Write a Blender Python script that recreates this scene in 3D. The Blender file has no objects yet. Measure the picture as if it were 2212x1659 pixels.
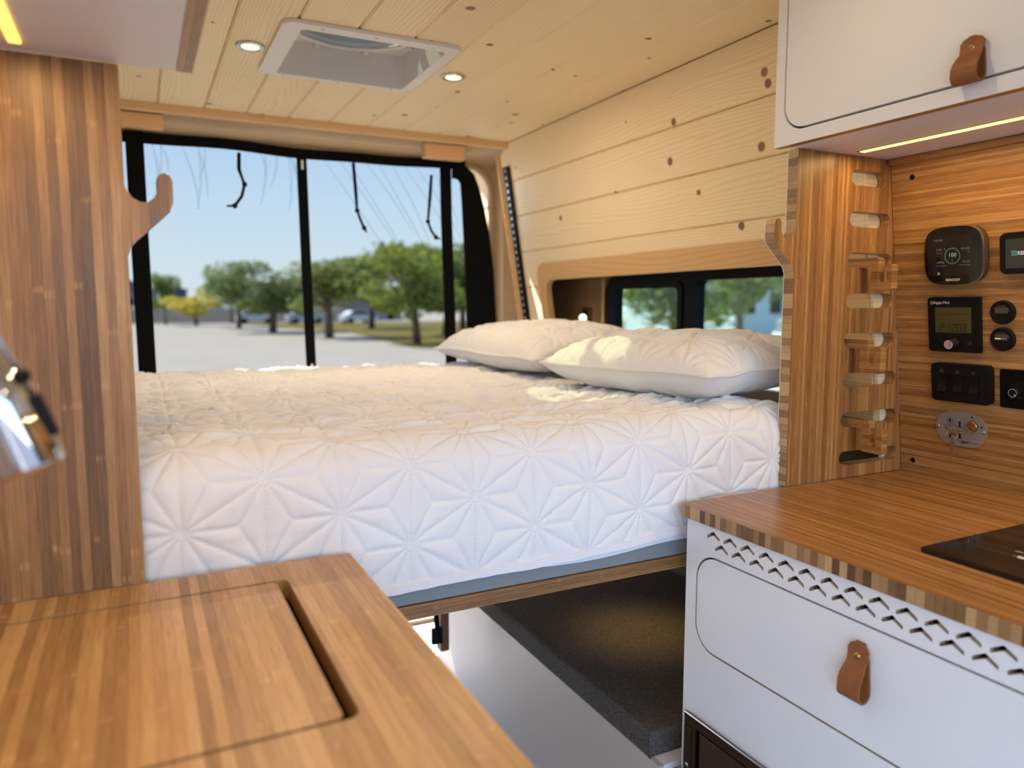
import bpy, bmesh, math, random
import numpy as np
from mathutils import Vector, Matrix
from mathutils.geometry import tessellate_polygon

random.seed(7)
S = bpy.context.scene
COL = S.collection

# ------------------------------------------------------------------ camera, sky, sun, exposure
FPX = 1600.0
PITCH = math.atan((829.5 - 662.0) / FPX)
YAW = math.atan((1106 - 298.0) / (FPX / math.cos(PITCH)))
EYE = Vector((0, 0, 1.26))
fw = Vector((math.sin(YAW) * math.cos(PITCH), math.cos(YAW) * math.cos(PITCH), -math.sin(PITCH)))
rt = Vector((math.cos(YAW), -math.sin(YAW), 0))
upv = rt.cross(fw)
cd = bpy.data.cameras.new('camera')
cam = bpy.data.objects.new('camera', cd)
COL.objects.link(cam)
M = Matrix((rt, upv, -fw)).transposed().to_4x4()
M.translation = EYE
cam.matrix_world = M
cd.sensor_width = 36.0
cd.lens = FPX / 2212.0 * 36.0
cd.clip_start = 0.02
cd.clip_end = 800
cd.dof.use_dof = True
cd.dof.focus_distance = 1.30
cd.dof.aperture_fstop = 2.6
S.camera = cam

S.view_settings.view_transform = 'Standard'
S.view_settings.look = 'None'
S.view_settings.exposure = 0.0
S.view_settings.gamma = 1.0
S.view_settings.use_curve_mapping = False
S.cycles.use_denoising = True
S.cycles.max_bounces = 8
S.cycles.diffuse_bounces = 5
S.cycles.transparent_max_bounces = 16
S.cycles.adaptive_threshold = 0.015
S.cycles.sample_clamp_indirect = 6.0
S.cycles.caustics_reflective = False
S.cycles.caustics_refractive = False

SKY = 6.0
w = bpy.data.worlds.new('sky')
S.world = w
w.use_nodes = True
nt = w.node_tree
nt.nodes.clear()
tc = nt.nodes.new('ShaderNodeTexCoord')
sx = nt.nodes.new('ShaderNodeSeparateXYZ')
rp = nt.nodes.new('ShaderNodeValToRGB')
bgn = nt.nodes.new('ShaderNodeBackground')
wo = nt.nodes.new('ShaderNodeOutputWorld')
nt.links.new(tc.outputs['Generated'], sx.inputs[0])
nt.links.new(sx.outputs['Z'], rp.inputs[0])
nt.links.new(rp.outputs[0], bgn.inputs[0])
nt.links.new(bgn.outputs[0], wo.inputs[0])
rp.color_ramp.elements[0].position = 0.0
rp.color_ramp.elements[0].color = (0.72, 0.83, 0.87, 1)
rp.color_ramp.elements[1].position = 0.55
rp.color_ramp.elements[1].color = (0.20, 0.40, 1.0, 1)
e = rp.color_ramp.elements.new(0.12)
e.color = (0.58, 0.76, 0.92, 1)
e = rp.color_ramp.elements.new(0.26)
e.color = (0.40, 0.62, 0.94, 1)
bgn.inputs[1].default_value = SKY

SUN_DIR = Vector((-0.35, 0.48, 0.82)).normalized()
sl = bpy.data.lights.new('sun', 'SUN')
sl.energy = 36.0
sl.color = (1.0, 0.95, 0.86)
sl.angle = math.radians(0.6)
so = bpy.data.objects.new('sun', sl)
COL.objects.link(so)
so.rotation_euler = SUN_DIR.to_track_quat('Z', 'Y').to_euler()


# ------------------------------------------------------------------ helpers
def lin(r, g=None, b=None):
    if g is None:
        r, g, b = r
    f = lambda v: (v / 255 / 12.92) if v / 255 <= 0.04045 else ((v / 255 + 0.055) / 1.055) ** 2.4
    return (f(r), f(g), f(b), 1.0)


def tag(o, label, cat, group=None, kind=None):
    o['label'] = label
    o['category'] = cat
    if group:
        o['group'] = group
    if kind:
        o['kind'] = kind
    return o


def empty(name, label, cat, loc=(0, 0, 0), group=None, kind=None):
    o = bpy.data.objects.new(name, None)
    o.empty_display_size = 0.02
    COL.objects.link(o)
    o.location = loc
    return tag(o, label, cat, group, kind)


def world_of(o):
    if o.parent is None:
        return o.matrix_basis.copy()
    return world_of(o.parent) @ o.matrix_parent_inverse @ o.matrix_basis


def obj(name, me, mat=None, parent=None, world=True):
    o = bpy.data.objects.new(name, me)
    COL.objects.link(o)
    if mat is not None:
        for m in (mat if isinstance(mat, (list, tuple)) else [mat]):
            if m.name not in [x.name for x in me.materials if x]:
                me.materials.append(m)
    if parent is not None:
        o.parent = parent
        if world:
            o.matrix_parent_inverse = world_of(parent).inverted()
    return o


def mesh(verts, faces, smooth=False):
    me = bpy.data.meshes.new('m')
    me.from_pydata([tuple(v) for v in verts], [], [tuple(f) for f in faces])
    if smooth:
        me.polygons.foreach_set('use_smooth', [True] * len(me.polygons))
    me.update()
    return me


def from_bm(bm, smooth=False):
    bmesh.ops.recalc_face_normals(bm, faces=bm.faces)
    me = bpy.data.meshes.new('m')
    bm.to_mesh(me)
    bm.free()
    if smooth:
        me.polygons.foreach_set('use_smooth', [True] * len(me.polygons))
    return me


def box(x0, x1, y0, y1, z0, z1, bev=0.0, seg=2, shear=None):
    bm = bmesh.new()
    bmesh.ops.create_cube(bm, size=1.0)
    for v in bm.verts:
        v.co = Vector(((x0 + x1) / 2 + v.co.x * (x1 - x0), (y0 + y1) / 2 + v.co.y * (y1 - y0),
                       (z0 + z1) / 2 + v.co.z * (z1 - z0)))
    if bev > 0:
        bmesh.ops.bevel(bm, geom=bm.edges[:], offset=bev, segments=seg, affect='EDGES', profile=0.5)
    if shear:
        for v in bm.verts:
            v.co = Vector(shear(*v.co))
    return from_bm(bm)


def join(*mes):
    vs, fs = [], []
    sm = []
    for me in mes:
        off = len(vs)
        vs += [tuple(v.co) for v in me.vertices]
        fs += [tuple(i + off for i in p.vertices) for p in me.polygons]
        sm += [p.use_smooth for p in me.polygons]
    out = mesh(vs, fs)
    out.polygons.foreach_set('use_smooth', sm)
    return out


def prism(poly, a, b, ax=2, holes=(), bev=0.0, fn=None):
    """Outline (and holes) in the two axes other than ax, extruded from a to b along ax."""
    loops = [list(poly)] + [list(h) for h in holes]
    flat = [p for l in loops for p in l]
    n = len(flat)

    def put(u, v, t):
        return {0: (t, u, v), 1: (u, t, v), 2: (u, v, t)}[ax]
    vs = [put(u, v, a) for u, v in flat] + [put(u, v, b) for u, v in flat]
    tris = tessellate_polygon([[Vector((u, v, 0)) for u, v in l] for l in loops])
    if bev > 0 and not holes:
        fs = [tuple(range(n)), tuple(range(n, 2 * n))]
    else:
        fs = [tuple(t) for t in tris] + [tuple(i + n for i in t) for t in tris]
    off = 0
    for l in loops:
        k = len(l)
        for i in range(k):
            j = (i + 1) % k
            fs.append((off + i, off + j, off + j + n, off + i + n))
        off += k
    bm = bmesh.new()
    bv = [bm.verts.new(v) for v in vs]
    for f in fs:
        try:
            bm.faces.new([bv[i] for i in f])
        except ValueError:
            pass
    bmesh.ops.recalc_face_normals(bm, faces=bm.faces)
    if bev > 0:
        sharp = [e_ for e_ in bm.edges if len(e_.link_faces) == 2 and e_.calc_face_angle(0) > 0.9]
        bmesh.ops.bevel(bm, geom=sharp, offset=bev, segments=2, affect='EDGES', profile=0.5)
    if fn:
        for v in bm.verts:
            v.co = Vector(fn(*v.co))
    return from_bm(bm)


def rrect(u0, u1, v0, v1, r, n=6):
    pts = []
    for cx, cy, a0 in ((u1 - r, v1 - r, 0), (u0 + r, v1 - r, 90), (u0 + r, v0 + r, 180), (u1 - r, v0 + r, 270)):
        for i in range(n + 1):
            a = math.radians(a0 + 90 * i / n)
            pts.append((cx + r * math.cos(a), cy + r * math.sin(a)))
    return pts


def circ(cx, cy, r, n=24, ry=None):
    return [(cx + r * math.cos(2 * math.pi * i / n), cy + (ry or r) * math.sin(2 * math.pi * i / n)) for i in range(n)]


def lathe(profile, n=24, M_=None):
    vs, fs = [], []
    m = len(profile)
    for r, z in profile:
        for i in range(n):
            a = 2 * math.pi * i / n
            vs.append(Vector((r * math.cos(a), r * math.sin(a), z)))
    for j in range(m - 1):
        for i in range(n):
            k = (i + 1) % n
            fs.append((j * n + i, j * n + k, (j + 1) * n + k, (j + 1) * n + i))
    fs.append(tuple(range(n - 1, -1, -1)))
    fs.append(tuple((m - 1) * n + i for i in range(n)))
    if M_ is not None:
        vs = [M_ @ v for v in vs]
    bm = bmesh.new()
    bv = [bm.verts.new(v) for v in vs]
    for f in fs:
        bm.faces.new([bv[i] for i in f])
    bmesh.ops.remove_doubles(bm, verts=bm.verts, dist=1e-6)
    me = from_bm(bm)
    for p in me.polygons:
        p.use_smooth = len(p.vertices) == 4
    return me


def tube(pts, r, n=8, closed=False):
    P = [Vector(p) for p in pts]
    vs, fs = [], []
    k = len(P)
    prev = None
    for i, p in enumerate(P):
        a = P[(i - 1) % k] if (closed or i > 0) else P[i]
        b = P[(i + 1) % k] if (closed or i < k - 1) else P[i]
        t = (b - a).normalized()
        if prev is None:
            prev = t.orthogonal().normalized()
        s = (prev - t * prev.dot(t)).normalized()
        prev = s
        q = t.cross(s)
        rr = r[i] if isinstance(r, (list, tuple)) else r
        for j in range(n):
            an = 2 * math.pi * j / n
            vs.append(p + (s * math.cos(an) + q * math.sin(an)) * rr)
    m = k if closed else k - 1
    for i in range(m):
        for j in range(n):
            a, b = i * n + j, i * n + (j + 1) % n
            c_, d = ((i + 1) % k) * n + (j + 1) % n, ((i + 1) % k) * n + j
            fs.append((a, b, c_, d))
    if not closed:
        fs.append(tuple(range(n - 1, -1, -1)))
        fs.append(tuple((k - 1) * n + j for j in range(n)))
    me = mesh(vs, fs, True)
    return me


def ribbon(path, widths, thick, wdir):
    """flat strap along path (list of Vector), width along wdir, given thickness"""
    P = [Vector(p) for p in path]
    wd = Vector(wdir).normalized()
    vs, fs = [], []
    k = len(P)
    for i, p in enumerate(P):
        t = (P[min(i + 1, k - 1)] - P[max(i - 1, 0)]).normalized()
        nn = t.cross(wd).normalized()
        h = widths[i] / 2
        for a, b in ((-h, -thick / 2), (h, -thick / 2), (h, thick / 2), (-h, thick / 2)):
            vs.append(p + wd * a + nn * b)
    for i in range(k - 1):
        for j in range(4):
            fs.append((i * 4 + j, i * 4 + (j + 1) % 4, i * 4 + 4 + (j + 1) % 4, i * 4 + 4 + j))
    fs += [(0, 1, 2, 3), tuple((k - 1) * 4 + j for j in (3, 2, 1, 0))]
    bm = bmesh.new()
    bv = [bm.verts.new(v) for v in vs]
    for f in fs:
        bm.faces.new([bv[i] for i in f])
    return from_bm(bm)


# ------------------------------------------------------------------ materials
def newmat(name):
    m = bpy.data.materials.new(name)
    m.use_nodes = True
    n = m.node_tree.nodes
    return m, n, m.node_tree.links, n['Principled BSDF']


def plain(name, col, rough=0.5, metal=0.0, spec=0.5, noise=0.0, nscale=40, bump=0.0, bscale=300, coat=0.0, sheen=0.0):
    m, n, l, b = newmat(name)
    b.inputs['Base Color'].default_value = col
    b.inputs['Roughness'].default_value = rough
    b.inputs['Metallic'].default_value = metal
    b.inputs['Specular IOR Level'].default_value = spec
    b.inputs['Coat Weight'].default_value = coat
    b.inputs['Sheen Weight'].default_value = sheen
    tcn = n.new('ShaderNodeTexCoord')
    if noise:
        t = n.new('ShaderNodeTexNoise')
        t.inputs['Scale'].default_value = nscale
        t.inputs['Detail'].default_value = 4
        l.new(tcn.outputs['Object'], t.inputs['Vector'])
        mx = n.new('ShaderNodeMix')
        mx.data_type = 'RGBA'
        mx.inputs['A'].default_value = tuple(c * (1 - noise) for c in col[:3]) + (1,)
        mx.inputs['B'].default_value = tuple(min(1, c * (1 + noise)) for c in col[:3]) + (1,)
        l.new(t.outputs['Fac'], mx.inputs['Factor'])
        l.new(mx.outputs['Result'], b.inputs['Base Color'])
    if bump:
        t2 = n.new('ShaderNodeTexNoise')
        t2.inputs['Scale'].default_value = bscale
        t2.inputs['Detail'].default_value = 3
        l.new(tcn.outputs['Object'], t2.inputs['Vector'])
        bp = n.new('ShaderNodeBump')
        bp.inputs['Strength'].default_value = bump
        bp.inputs['Distance'].default_value = 0.001
        l.new(t2.outputs['Fac'], bp.inputs['Height'])
        l.new(bp.outputs[0], b.inputs['Normal'])
    return m


def emit(name, col, strength):
    m, n, l, b = newmat(name)
    b.inputs['Base Color'].default_value = (0.02, 0.02, 0.02, 1)
    b.inputs['Emission Color'].default_value = col
    b.inputs['Emission Strength'].default_value = strength
    return m


def math_node(n, l, op, a, b=None, c=None):
    q = n.new('ShaderNodeMath')
    q.operation = op
    for i, v in enumerate((a, b, c)):
        if v is None:
            continue
        if isinstance(v, (int, float)):
            q.inputs[i].default_value = v
        else:
            l.new(v, q.inputs[i])
    return q.outputs[0]


def bamboo(name, g, s, width, dark, mid, light, rough=0.38, layer=0.0065, nodes=1.0, contrast=1.0):
    """vertical-grain laminated bamboo: grain along axis g, strips counted along axis s"""
    m, n, l, b = newmat(name)
    t = ({0, 1, 2} - {g, s}).pop()
    tcn = n.new('ShaderNodeTexCoord')
    sp = n.new('ShaderNodeSeparateXYZ')
    l.new(tcn.outputs['Object'], sp.inputs[0])
    G, T_, Sx = sp.outputs[g], sp.outputs[t], sp.outputs[s]
    wob = n.new('ShaderNodeTexNoise')
    wob.inputs['Scale'].default_value = 2.5
    l.new(tcn.outputs['Object'], wob.inputs['Vector'])
    sid = math_node(n, l, 'DIVIDE', Sx, width)
    sid = math_node(n, l, 'ADD', sid, math_node(n, l, 'MULTIPLY', wob.outputs['Fac'], 0.6))
    fid = math_node(n, l, 'FLOOR', sid)
    lay = math_node(n, l, 'FLOOR', math_node(n, l, 'DIVIDE', math_node(n, l, 'ADD', T_, 0.0013), layer))
    cid = n.new('ShaderNodeCombineXYZ')
    l.new(fid, cid.inputs[0])
    l.new(lay, cid.inputs[1])
    wn = n.new('ShaderNodeTexWhiteNoise')
    wn.noise_dimensions = '2D'
    l.new(cid.outputs[0], wn.inputs['Vector'])
    # slow tone along each strip
    cs = n.new('ShaderNodeCombineXYZ')
    l.new(math_node(n, l, 'MULTIPLY', fid, 7.31), cs.inputs[0])
    l.new(math_node(n, l, 'MULTIPLY', G, 3.0), cs.inputs[1])
    slow = n.new('ShaderNodeTexNoise')
    slow.inputs['Scale'].default_value = 1.0
    l.new(cs.outputs[0], slow.inputs['Vector'])
    # fibres
    cf = n.new('ShaderNodeCombineXYZ')
    l.new(math_node(n, l, 'MULTIPLY', Sx, 1200.0), cf.inputs[0])
    l.new(math_node(n, l, 'MULTIPLY', G, 22.0), cf.inputs[1])
    l.new(math_node(n, l, 'MULTIPLY', T_, 1200.0), cf.inputs[2])
    fib = n.new('ShaderNodeTexNoise')
    fib.inputs['Scale'].default_value = 1.0
    fib.inputs['Detail'].default_value = 3
    l.new(cf.outputs[0], fib.inputs['Vector'])
    # growth nodes: short marks at a random place in every strip
    pos = math_node(n, l, 'ADD', math_node(n, l, 'DIVIDE', G, 0.31), math_node(n, l, 'MULTIPLY', wn.outputs['Value'], 5.0))
    fr = math_node(n, l, 'ABSOLUTE', math_node(n, l, 'SUBTRACT', math_node(n, l, 'FRACT', pos), 0.5))
    nod = math_node(n, l, 'SUBTRACT', 1.0, math_node(n, l, 'MULTIPLY', fr, 55.0))
    nod = math_node(n, l, 'MAXIMUM', nod, 0.0)
    inn = math_node(n, l, 'ABSOLUTE', math_node(n, l, 'SUBTRACT', math_node(n, l, 'FRACT', sid), 0.5))
    edge = math_node(n, l, 'MAXIMUM', math_node(n, l, 'MULTIPLY', math_node(n, l, 'SUBTRACT', inn, 0.40), 5.0), 0.0)
    a = math_node(n, l, 'MULTIPLY', math_node(n, l, 'SUBTRACT', wn.outputs['Value'], 0.5), 0.42 * contrast)
    bq = math_node(n, l, 'MULTIPLY', math_node(n, l, 'SUBTRACT', slow.outputs['Fac'], 0.5), 0.55 * contrast)
    cq = math_node(n, l, 'MULTIPLY', math_node(n, l, 'SUBTRACT', fib.outputs['Fac'], 0.5), 0.95)
    tone = math_node(n, l, 'ADD', math_node(n, l, 'ADD', a, bq), cq)
    nz = math_node(n, l, 'MULTIPLY', nod, math_node(n, l, 'SUBTRACT', math_node(n, l, 'MULTIPLY', fib.outputs['Fac'], 2.4), 1.05))
    tone = math_node(n, l, 'ADD', tone, math_node(n, l, 'MULTIPLY', nz, 0.9 * nodes))
    tone = math_node(n, l, 'SUBTRACT', tone, math_node(n, l, 'MULTIPLY', edge, 0.35))
    tone = math_node(n, l, 'ADD', tone, 0.5)
    cr = n.new('ShaderNodeValToRGB')
    cr.color_ramp.elements[0].position = 0.08
    cr.color_ramp.elements[0].color = dark
    cr.color_ramp.elements[1].position = 0.92
    cr.color_ramp.elements[1].color = light
    e_ = cr.color_ramp.elements.new(0.5)
    e_.color = mid
    l.new(tone, cr.inputs[0])
    l.new(cr.outputs[0], b.inputs['Base Color'])
    b.inputs['Roughness'].default_value = rough
    bp = n.new('ShaderNodeBump')
    bp.inputs['Strength'].default_value = 0.15
    bp.inputs['Distance'].default_value = 0.0006
    l.new(tone, bp.inputs['Height'])
    l.new(bp.outputs[0], b.inputs['Normal'])
    return m


def pine(name, g, wx, dark, light, rough=0.5, knots=True):
    """knotty pine boards: grain along axis g, board width along wx"""
    m, n, l, b = newmat(name)
    tcn = n.new('ShaderNodeTexCoord')
    sp = n.new('ShaderNodeSeparateXYZ')
    l.new(tcn.outputs['Object'], sp.inputs[0])
    oi = n.new('ShaderNodeObjectInfo')
    rnd = math_node(n, l, 'MULTIPLY', oi.outputs['Random'], 91.0)
    G = math_node(n, l, 'ADD', sp.outputs[g], rnd)
    Wv = sp.outputs[wx]
    cv = n.new('ShaderNodeCombineXYZ')
    l.new(math_node(n, l, 'DIVIDE', G, 0.34), cv.inputs[0])
    l.new(math_node(n, l, 'DIVIDE', Wv, 0.105), cv.inputs[1])
    l.new(rnd, cv.inputs[2])
    vo = n.new('ShaderNodeTexVoronoi')
    vo.voronoi_dimensions = '2D'
    vo.inputs['Scale'].default_value = 1.0
    vo.inputs['Randomness'].default_value = 1.0
    l.new(cv.outputs[0], vo.inputs['Vector'])
    # true-scale distance to the knot centre: position output is in the scaled space
    vsub = n.new('ShaderNodeVectorMath')
    vsub.operation = 'SUBTRACT'
    l.new(cv.outputs[0], vsub.inputs[0])
    l.new(vo.outputs['Position'], vsub.inputs[1])
    vsp = n.new('ShaderNodeSeparateXYZ')
    l.new(vsub.outputs[0], vsp.inputs[0])
    dx = math_node(n, l, 'MULTIPLY', vsp.outputs[0], 0.34)
    dy = math_node(n, l, 'MULTIPLY', vsp.outputs[1], 0.105)
    d2 = math_node(n, l, 'SQRT', math_node(n, l, 'ADD', math_node(n, l, 'MULTIPLY', dx, dx), math_node(n, l, 'MULTIPLY', dy, dy)))
    dst = math_node(n, l, 'SQRT', math_node(n, l, 'ADD', math_node(n, l, 'MULTIPLY', math_node(n, l, 'MULTIPLY', dx, dx), 0.12), math_node(n, l, 'MULTIPLY', dy, dy)))
    # only some cells hold a knot, and their size varies
    kw = n.new('ShaderNodeSeparateColor')
    l.new(vo.outputs['Color'], kw.inputs[0])
    krad = math_node(n, l, 'MULTIPLY', math_node(n, l, 'MAXIMUM', math_node(n, l, 'SUBTRACT', kw.outputs[0], 0.25), 0.0), 0.016)
    # growth lines
    lo = n.new('ShaderNodeCombineXYZ')
    l.new(math_node(n, l, 'MULTIPLY', G, 1.0), lo.inputs[0])
    l.new(math_node(n, l, 'MULTIPLY', Wv, 9.0), lo.inputs[1])
    l.new(rnd, lo.inputs[2])
    ns = n.new('ShaderNodeTexNoise')
    ns.inputs['Scale'].default_value = 1.0
    ns.inputs['Detail'].default_value = 1
    l.new(lo.outputs[0], ns.inputs['Vector'])
    bend = math_node(n, l, 'DIVIDE', 0.05, math_node(n, l, 'ADD', dst, 0.02)) if knots else 0.0
    ph = math_node(n, l, 'ADD', math_node(n, l, 'MULTIPLY', ns.outputs['Fac'], 10.0), math_node(n, l, 'MULTIPLY', Wv, 120.0))
    if knots:
        ph = math_node(n, l, 'ADD', ph, math_node(n, l, 'MULTIPLY', bend, math_node(n, l, 'MULTIPLY', krad, 90.0)))
    fr = math_node(n, l, 'FRACT', ph)
    ring = math_node(n, l, 'POWER', fr, 3.0)
    cf = n.new('ShaderNodeCombineXYZ')
    l.new(math_node(n, l, 'MULTIPLY', G, 14.0), cf.inputs[0])
    l.new(math_node(n, l, 'MULTIPLY', Wv, 700.0), cf.inputs[1])
    fib = n.new('ShaderNodeTexNoise')
    fib.inputs['Scale'].default_value = 1.0
    l.new(cf.outputs[0], fib.inputs['Vector'])
    tone = math_node(n, l, 'ADD', math_node(n, l, 'MULTIPLY', ring, 0.42), math_node(n, l, 'MULTIPLY', math_node(n, l, 'SUBTRACT', fib.outputs['Fac'], 0.5), 0.35))
    big = n.new('ShaderNodeTexNoise')
    big.inputs['Scale'].default_value = 0.6
    l.new(lo.outputs[0], big.inputs['Vector'])
    tone = math_node(n, l, 'ADD', tone, math_node(n, l, 'MULTIPLY', math_node(n, l, 'SUBTRACT', big.outputs['Fac'], 0.4), 0.5))
    tone = math_node(n, l, 'ADD', tone, math_node(n, l, 'MULTIPLY', math_node(n, l, 'SUBTRACT', oi.outputs['Random'], 0.5), 0.25))
    cr = n.new('ShaderNodeValToRGB')
    cr.color_ramp.elements[0].position = 0.0
    cr.color_ramp.elements[0].color = light
    cr.color_ramp.elements[1].position = 0.85
    cr.color_ramp.elements[1].color = dark
    l.new(tone, cr.inputs[0])
    out = cr.outputs[0]
    if knots:
        kd = math_node(n, l, 'DIVIDE', d2, math_node(n, l, 'MAXIMUM', krad, 0.0005))
        kf = n.new('ShaderNodeMapRange')
        kf.inputs['From Min'].default_value = 1.25
        kf.inputs['From Max'].default_value = 0.75
        l.new(kd, kf.inputs['Value'])
        kc = n.new('ShaderNodeValToRGB')
        kc.color_ramp.elements[0].color = lin(164, 112, 74)
        kc.color_ramp.elements[1].color = lin(84, 52, 34)
        l.new(math_node(n, l, 'ADD', math_node(n, l, 'MULTIPLY', kd, 0.45), math_node(n, l, 'MULTIPLY', kw.outputs[1], 0.4)), kc.inputs[0])
        mx = n.new('ShaderNodeMix')
        mx.data_type = 'RGBA'
        l.new(kf.outputs[0], mx.inputs['Factor'])
        l.new(out, mx.inputs['A'])
        l.new(kc.outputs[0], mx.inputs['B'])
        out = mx.outputs['Result']
    l.new(out, b.inputs['Base Color'])
    b.inputs['Roughness'].default_value = rough
    return m


def seethrough(name, tint, gloss=0.05, grough=0.02, diffuse=None, dfac=0.0):
    m = bpy.data.materials.new(name)
    m.use_nodes = True
    n, l = m.node_tree.nodes, m.node_tree.links
    n.clear()
    o = n.new('ShaderNodeOutputMaterial')
    t = n.new('ShaderNodeBsdfTransparent')
    t.inputs[0].default_value = tint
    cur = t.outputs[0]
    if diffuse:
        d = n.new('ShaderNodeBsdfDiffuse')
        d.inputs[0].default_value = diffuse
        mx = n.new('ShaderNodeMixShader')
        mx.inputs[0].default_value = dfac
        l.new(cur, mx.inputs[1])
        l.new(d.outputs[0], mx.inputs[2])
        cur = mx.outputs[0]
    if gloss:
        g = n.new('ShaderNodeBsdfGlossy')
        g.inputs['Roughness'].default_value = grough
        mx = n.new('ShaderNodeMixShader')
        mx.inputs[0].default_value = gloss
        l.new(cur, mx.inputs[1])
        l.new(g.outputs[0], mx.inputs[2])
        cur = mx.outputs[0]
    l.new(cur, o.inputs[0])
    return m


BD, BM_, BL = lin(98, 64, 32), lin(150, 106, 60), lin(190, 146, 92)
M_bam_v = bamboo('bamboo_upright', 2, 0, 0.0105, lin(88, 60, 34), lin(136, 98, 58), lin(180, 140, 90), nodes=1.6, contrast=1.35)
M_bam_vr = bamboo('bamboo_upright_fine', 2, 0, 0.0062, BD, BM_, BL, nodes=0.45)
M_bam_h = bamboo('bamboo_level', 1, 2, 0.0052, BD, lin(156, 112, 62), BL, nodes=0.5)
M_bam_top = bamboo('bamboo_worktop', 1, 0, 0.0062, BD, BM_, BL, rough=0.3, contrast=0.85, nodes=0.4)
M_bam_topl = bamboo('bamboo_table', 1, 0, 0.011, lin(128, 92, 52), lin(180, 138, 86), lin(212, 174, 120), rough=0.36)
M_bam_x = bamboo('bamboo_edge_long', 0, 2, 0.0075, BD, lin(150, 108, 62), BL, layer=0.02)
M_bam_edge = bamboo('bamboo_end_blocks', 0, 1, 0.0125, lin(96, 64, 34), lin(158, 118, 74), lin(196, 160, 112), layer=50.0, nodes=0, contrast=1.7)
M_bam_edgez = bamboo('bamboo_end_blocks_upright', 1, 2, 0.014, lin(120, 90, 56), lin(172, 138, 96), lin(200, 170, 126), layer=50.0, nodes=0, contrast=1.5)
M_bam_hook = bamboo('bamboo_hook_ply', 1, 2, 0.007, BD, BM_, BL, layer=0.03)
PD, PL = lin(206, 170, 122), lin(242, 222, 180)
M_pine_c = pine('pine_ceiling_board', 1, 0, PD, PL)
M_pine_w = pine('pine_wall_board', 1, 2, PD, PL)
M_pine_x = pine('pine_trim', 0, 2, PD, lin(228, 190, 140), knots=False)
M_pine_z = pine('pine_trim_upright', 2, 0, lin(180, 130, 78), lin(226, 184, 130), knots=False)
M_sur = pine('plain_sawn_surround', 1, 2, lin(176, 128, 74), lin(214, 172, 116), knots=False)
M_white = plain('white_laminate', (0.80, 0.80, 0.80, 1), 0.42, bump=0.04, bscale=900)
M_whitep = plain('white_plastic', (0.74, 0.72, 0.70, 1), 0.4)
M_quilt = plain('white_quilt_cotton', (0.80, 0.79, 0.80, 1), 0.9, spec=0.15, bump=0.25, bscale=900, sheen=0.15)
M_sheet = plain('pale_sheet_cotton', (0.72, 0.75, 0.79, 1), 0.9, spec=0.1, bump=0.2, bscale=700)
M_thread = plain('white_thread', (0.70, 0.69, 0.70, 1), 0.8)
M_grey = plain('grey_painted_steel', lin(128, 134, 136), 0.45, bump=0.05)
M_black = plain('black_plastic', (0.006, 0.0055, 0.0055, 1), 0.55, spec=0.15)
M_blackm = plain('black_matte_fabric', (0.006, 0.006, 0.006, 1), 0.95, spec=0.05)
M_blackg = plain('black_glass', (0.006, 0.006, 0.006, 1), 0.06, spec=0.5)
M_leather = plain('tan_leather', lin(134, 78, 32), 0.55, noise=0.25, nscale=60, bump=0.2, bscale=500)
M_leather2 = plain('tan_leather_raw_edge', lin(150, 104, 70), 0.8)
M_brass = plain('brass', lin(205, 160, 80), 0.25, metal=1.0)
M_chrome = plain('chrome', (0.62, 0.62, 0.62, 1), 0.06, metal=1.0)
M_steel = plain('brushed_steel', (0.50, 0.49, 0.48, 1), 0.32, metal=1.0, noise=0.06, nscale=300)
M_plate = plain('grey_metal_plate', lin(150, 142, 136), 0.45, metal=0.35)
M_fabric = plain('beige_liner_fabric', lin(176, 152, 122), 0.95, spec=0.05, noise=0.08, nscale=25, bump=0.3, bscale=600)
M_fabricd = plain('brown_liner_fabric', lin(140, 110, 80), 0.95, spec=0.05, bump=0.3, bscale=600)
M_dark = plain('dark_interior', (0.02, 0.02, 0.02, 1), 0.9)
M_floor = plain('grey_vinyl_floor', lin(150, 150, 152), 0.6, noise=0.1, nscale=8)
M_ink = plain('black_ink', (0.008, 0.008, 0.008, 1), 0.6)
M_inkw = plain('white_ink', (0.6, 0.58, 0.55, 1), 0.6)
M_inkg = plain('grey_ink', (0.16, 0.155, 0.15, 1), 0.6)
M_rim = plain('silver_rim', (0.5, 0.47, 0.45, 1), 0.3, metal=1.0)
M_brownp = plain('brown_grey_plastic', lin(78, 58, 44), 0.5)
M_lcd = plain('green_lcd', lin(70, 66, 34), 0.25)
M_screen = plain('dark_display', (0.010, 0.010, 0.010, 1), 0.12)
M_bronze = plain('bronze_mirror_glass', lin(92, 66, 44), 0.05, metal=0.9)
M_led = emit('warm_led_diffuser', (1.0, 0.72, 0.20, 1), 2.6)
M_ledl = emit('amber_led_diffuser', (1.0, 0.55, 0.10, 1), 2.4)
M_puck = emit('puck_lens', (1.0, 0.86, 0.42, 1), 2.2)
M_lid = seethrough('smoked_lid', (0.235, 0.245, 0.185, 1), 0.03)
M_glass = seethrough('privacy_glass', (0.46, 0.51, 0.48, 1), 0.05)
M_mesh = seethrough('insect_mesh', (0.160, 0.160, 0.159, 1), 0.0, diffuse=(0.16, 0.17, 0.18, 1), dfac=0.02)
M_fold = seethrough('insect_mesh_fold', (0.90, 0.90, 0.90, 1), 0.0)


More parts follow.
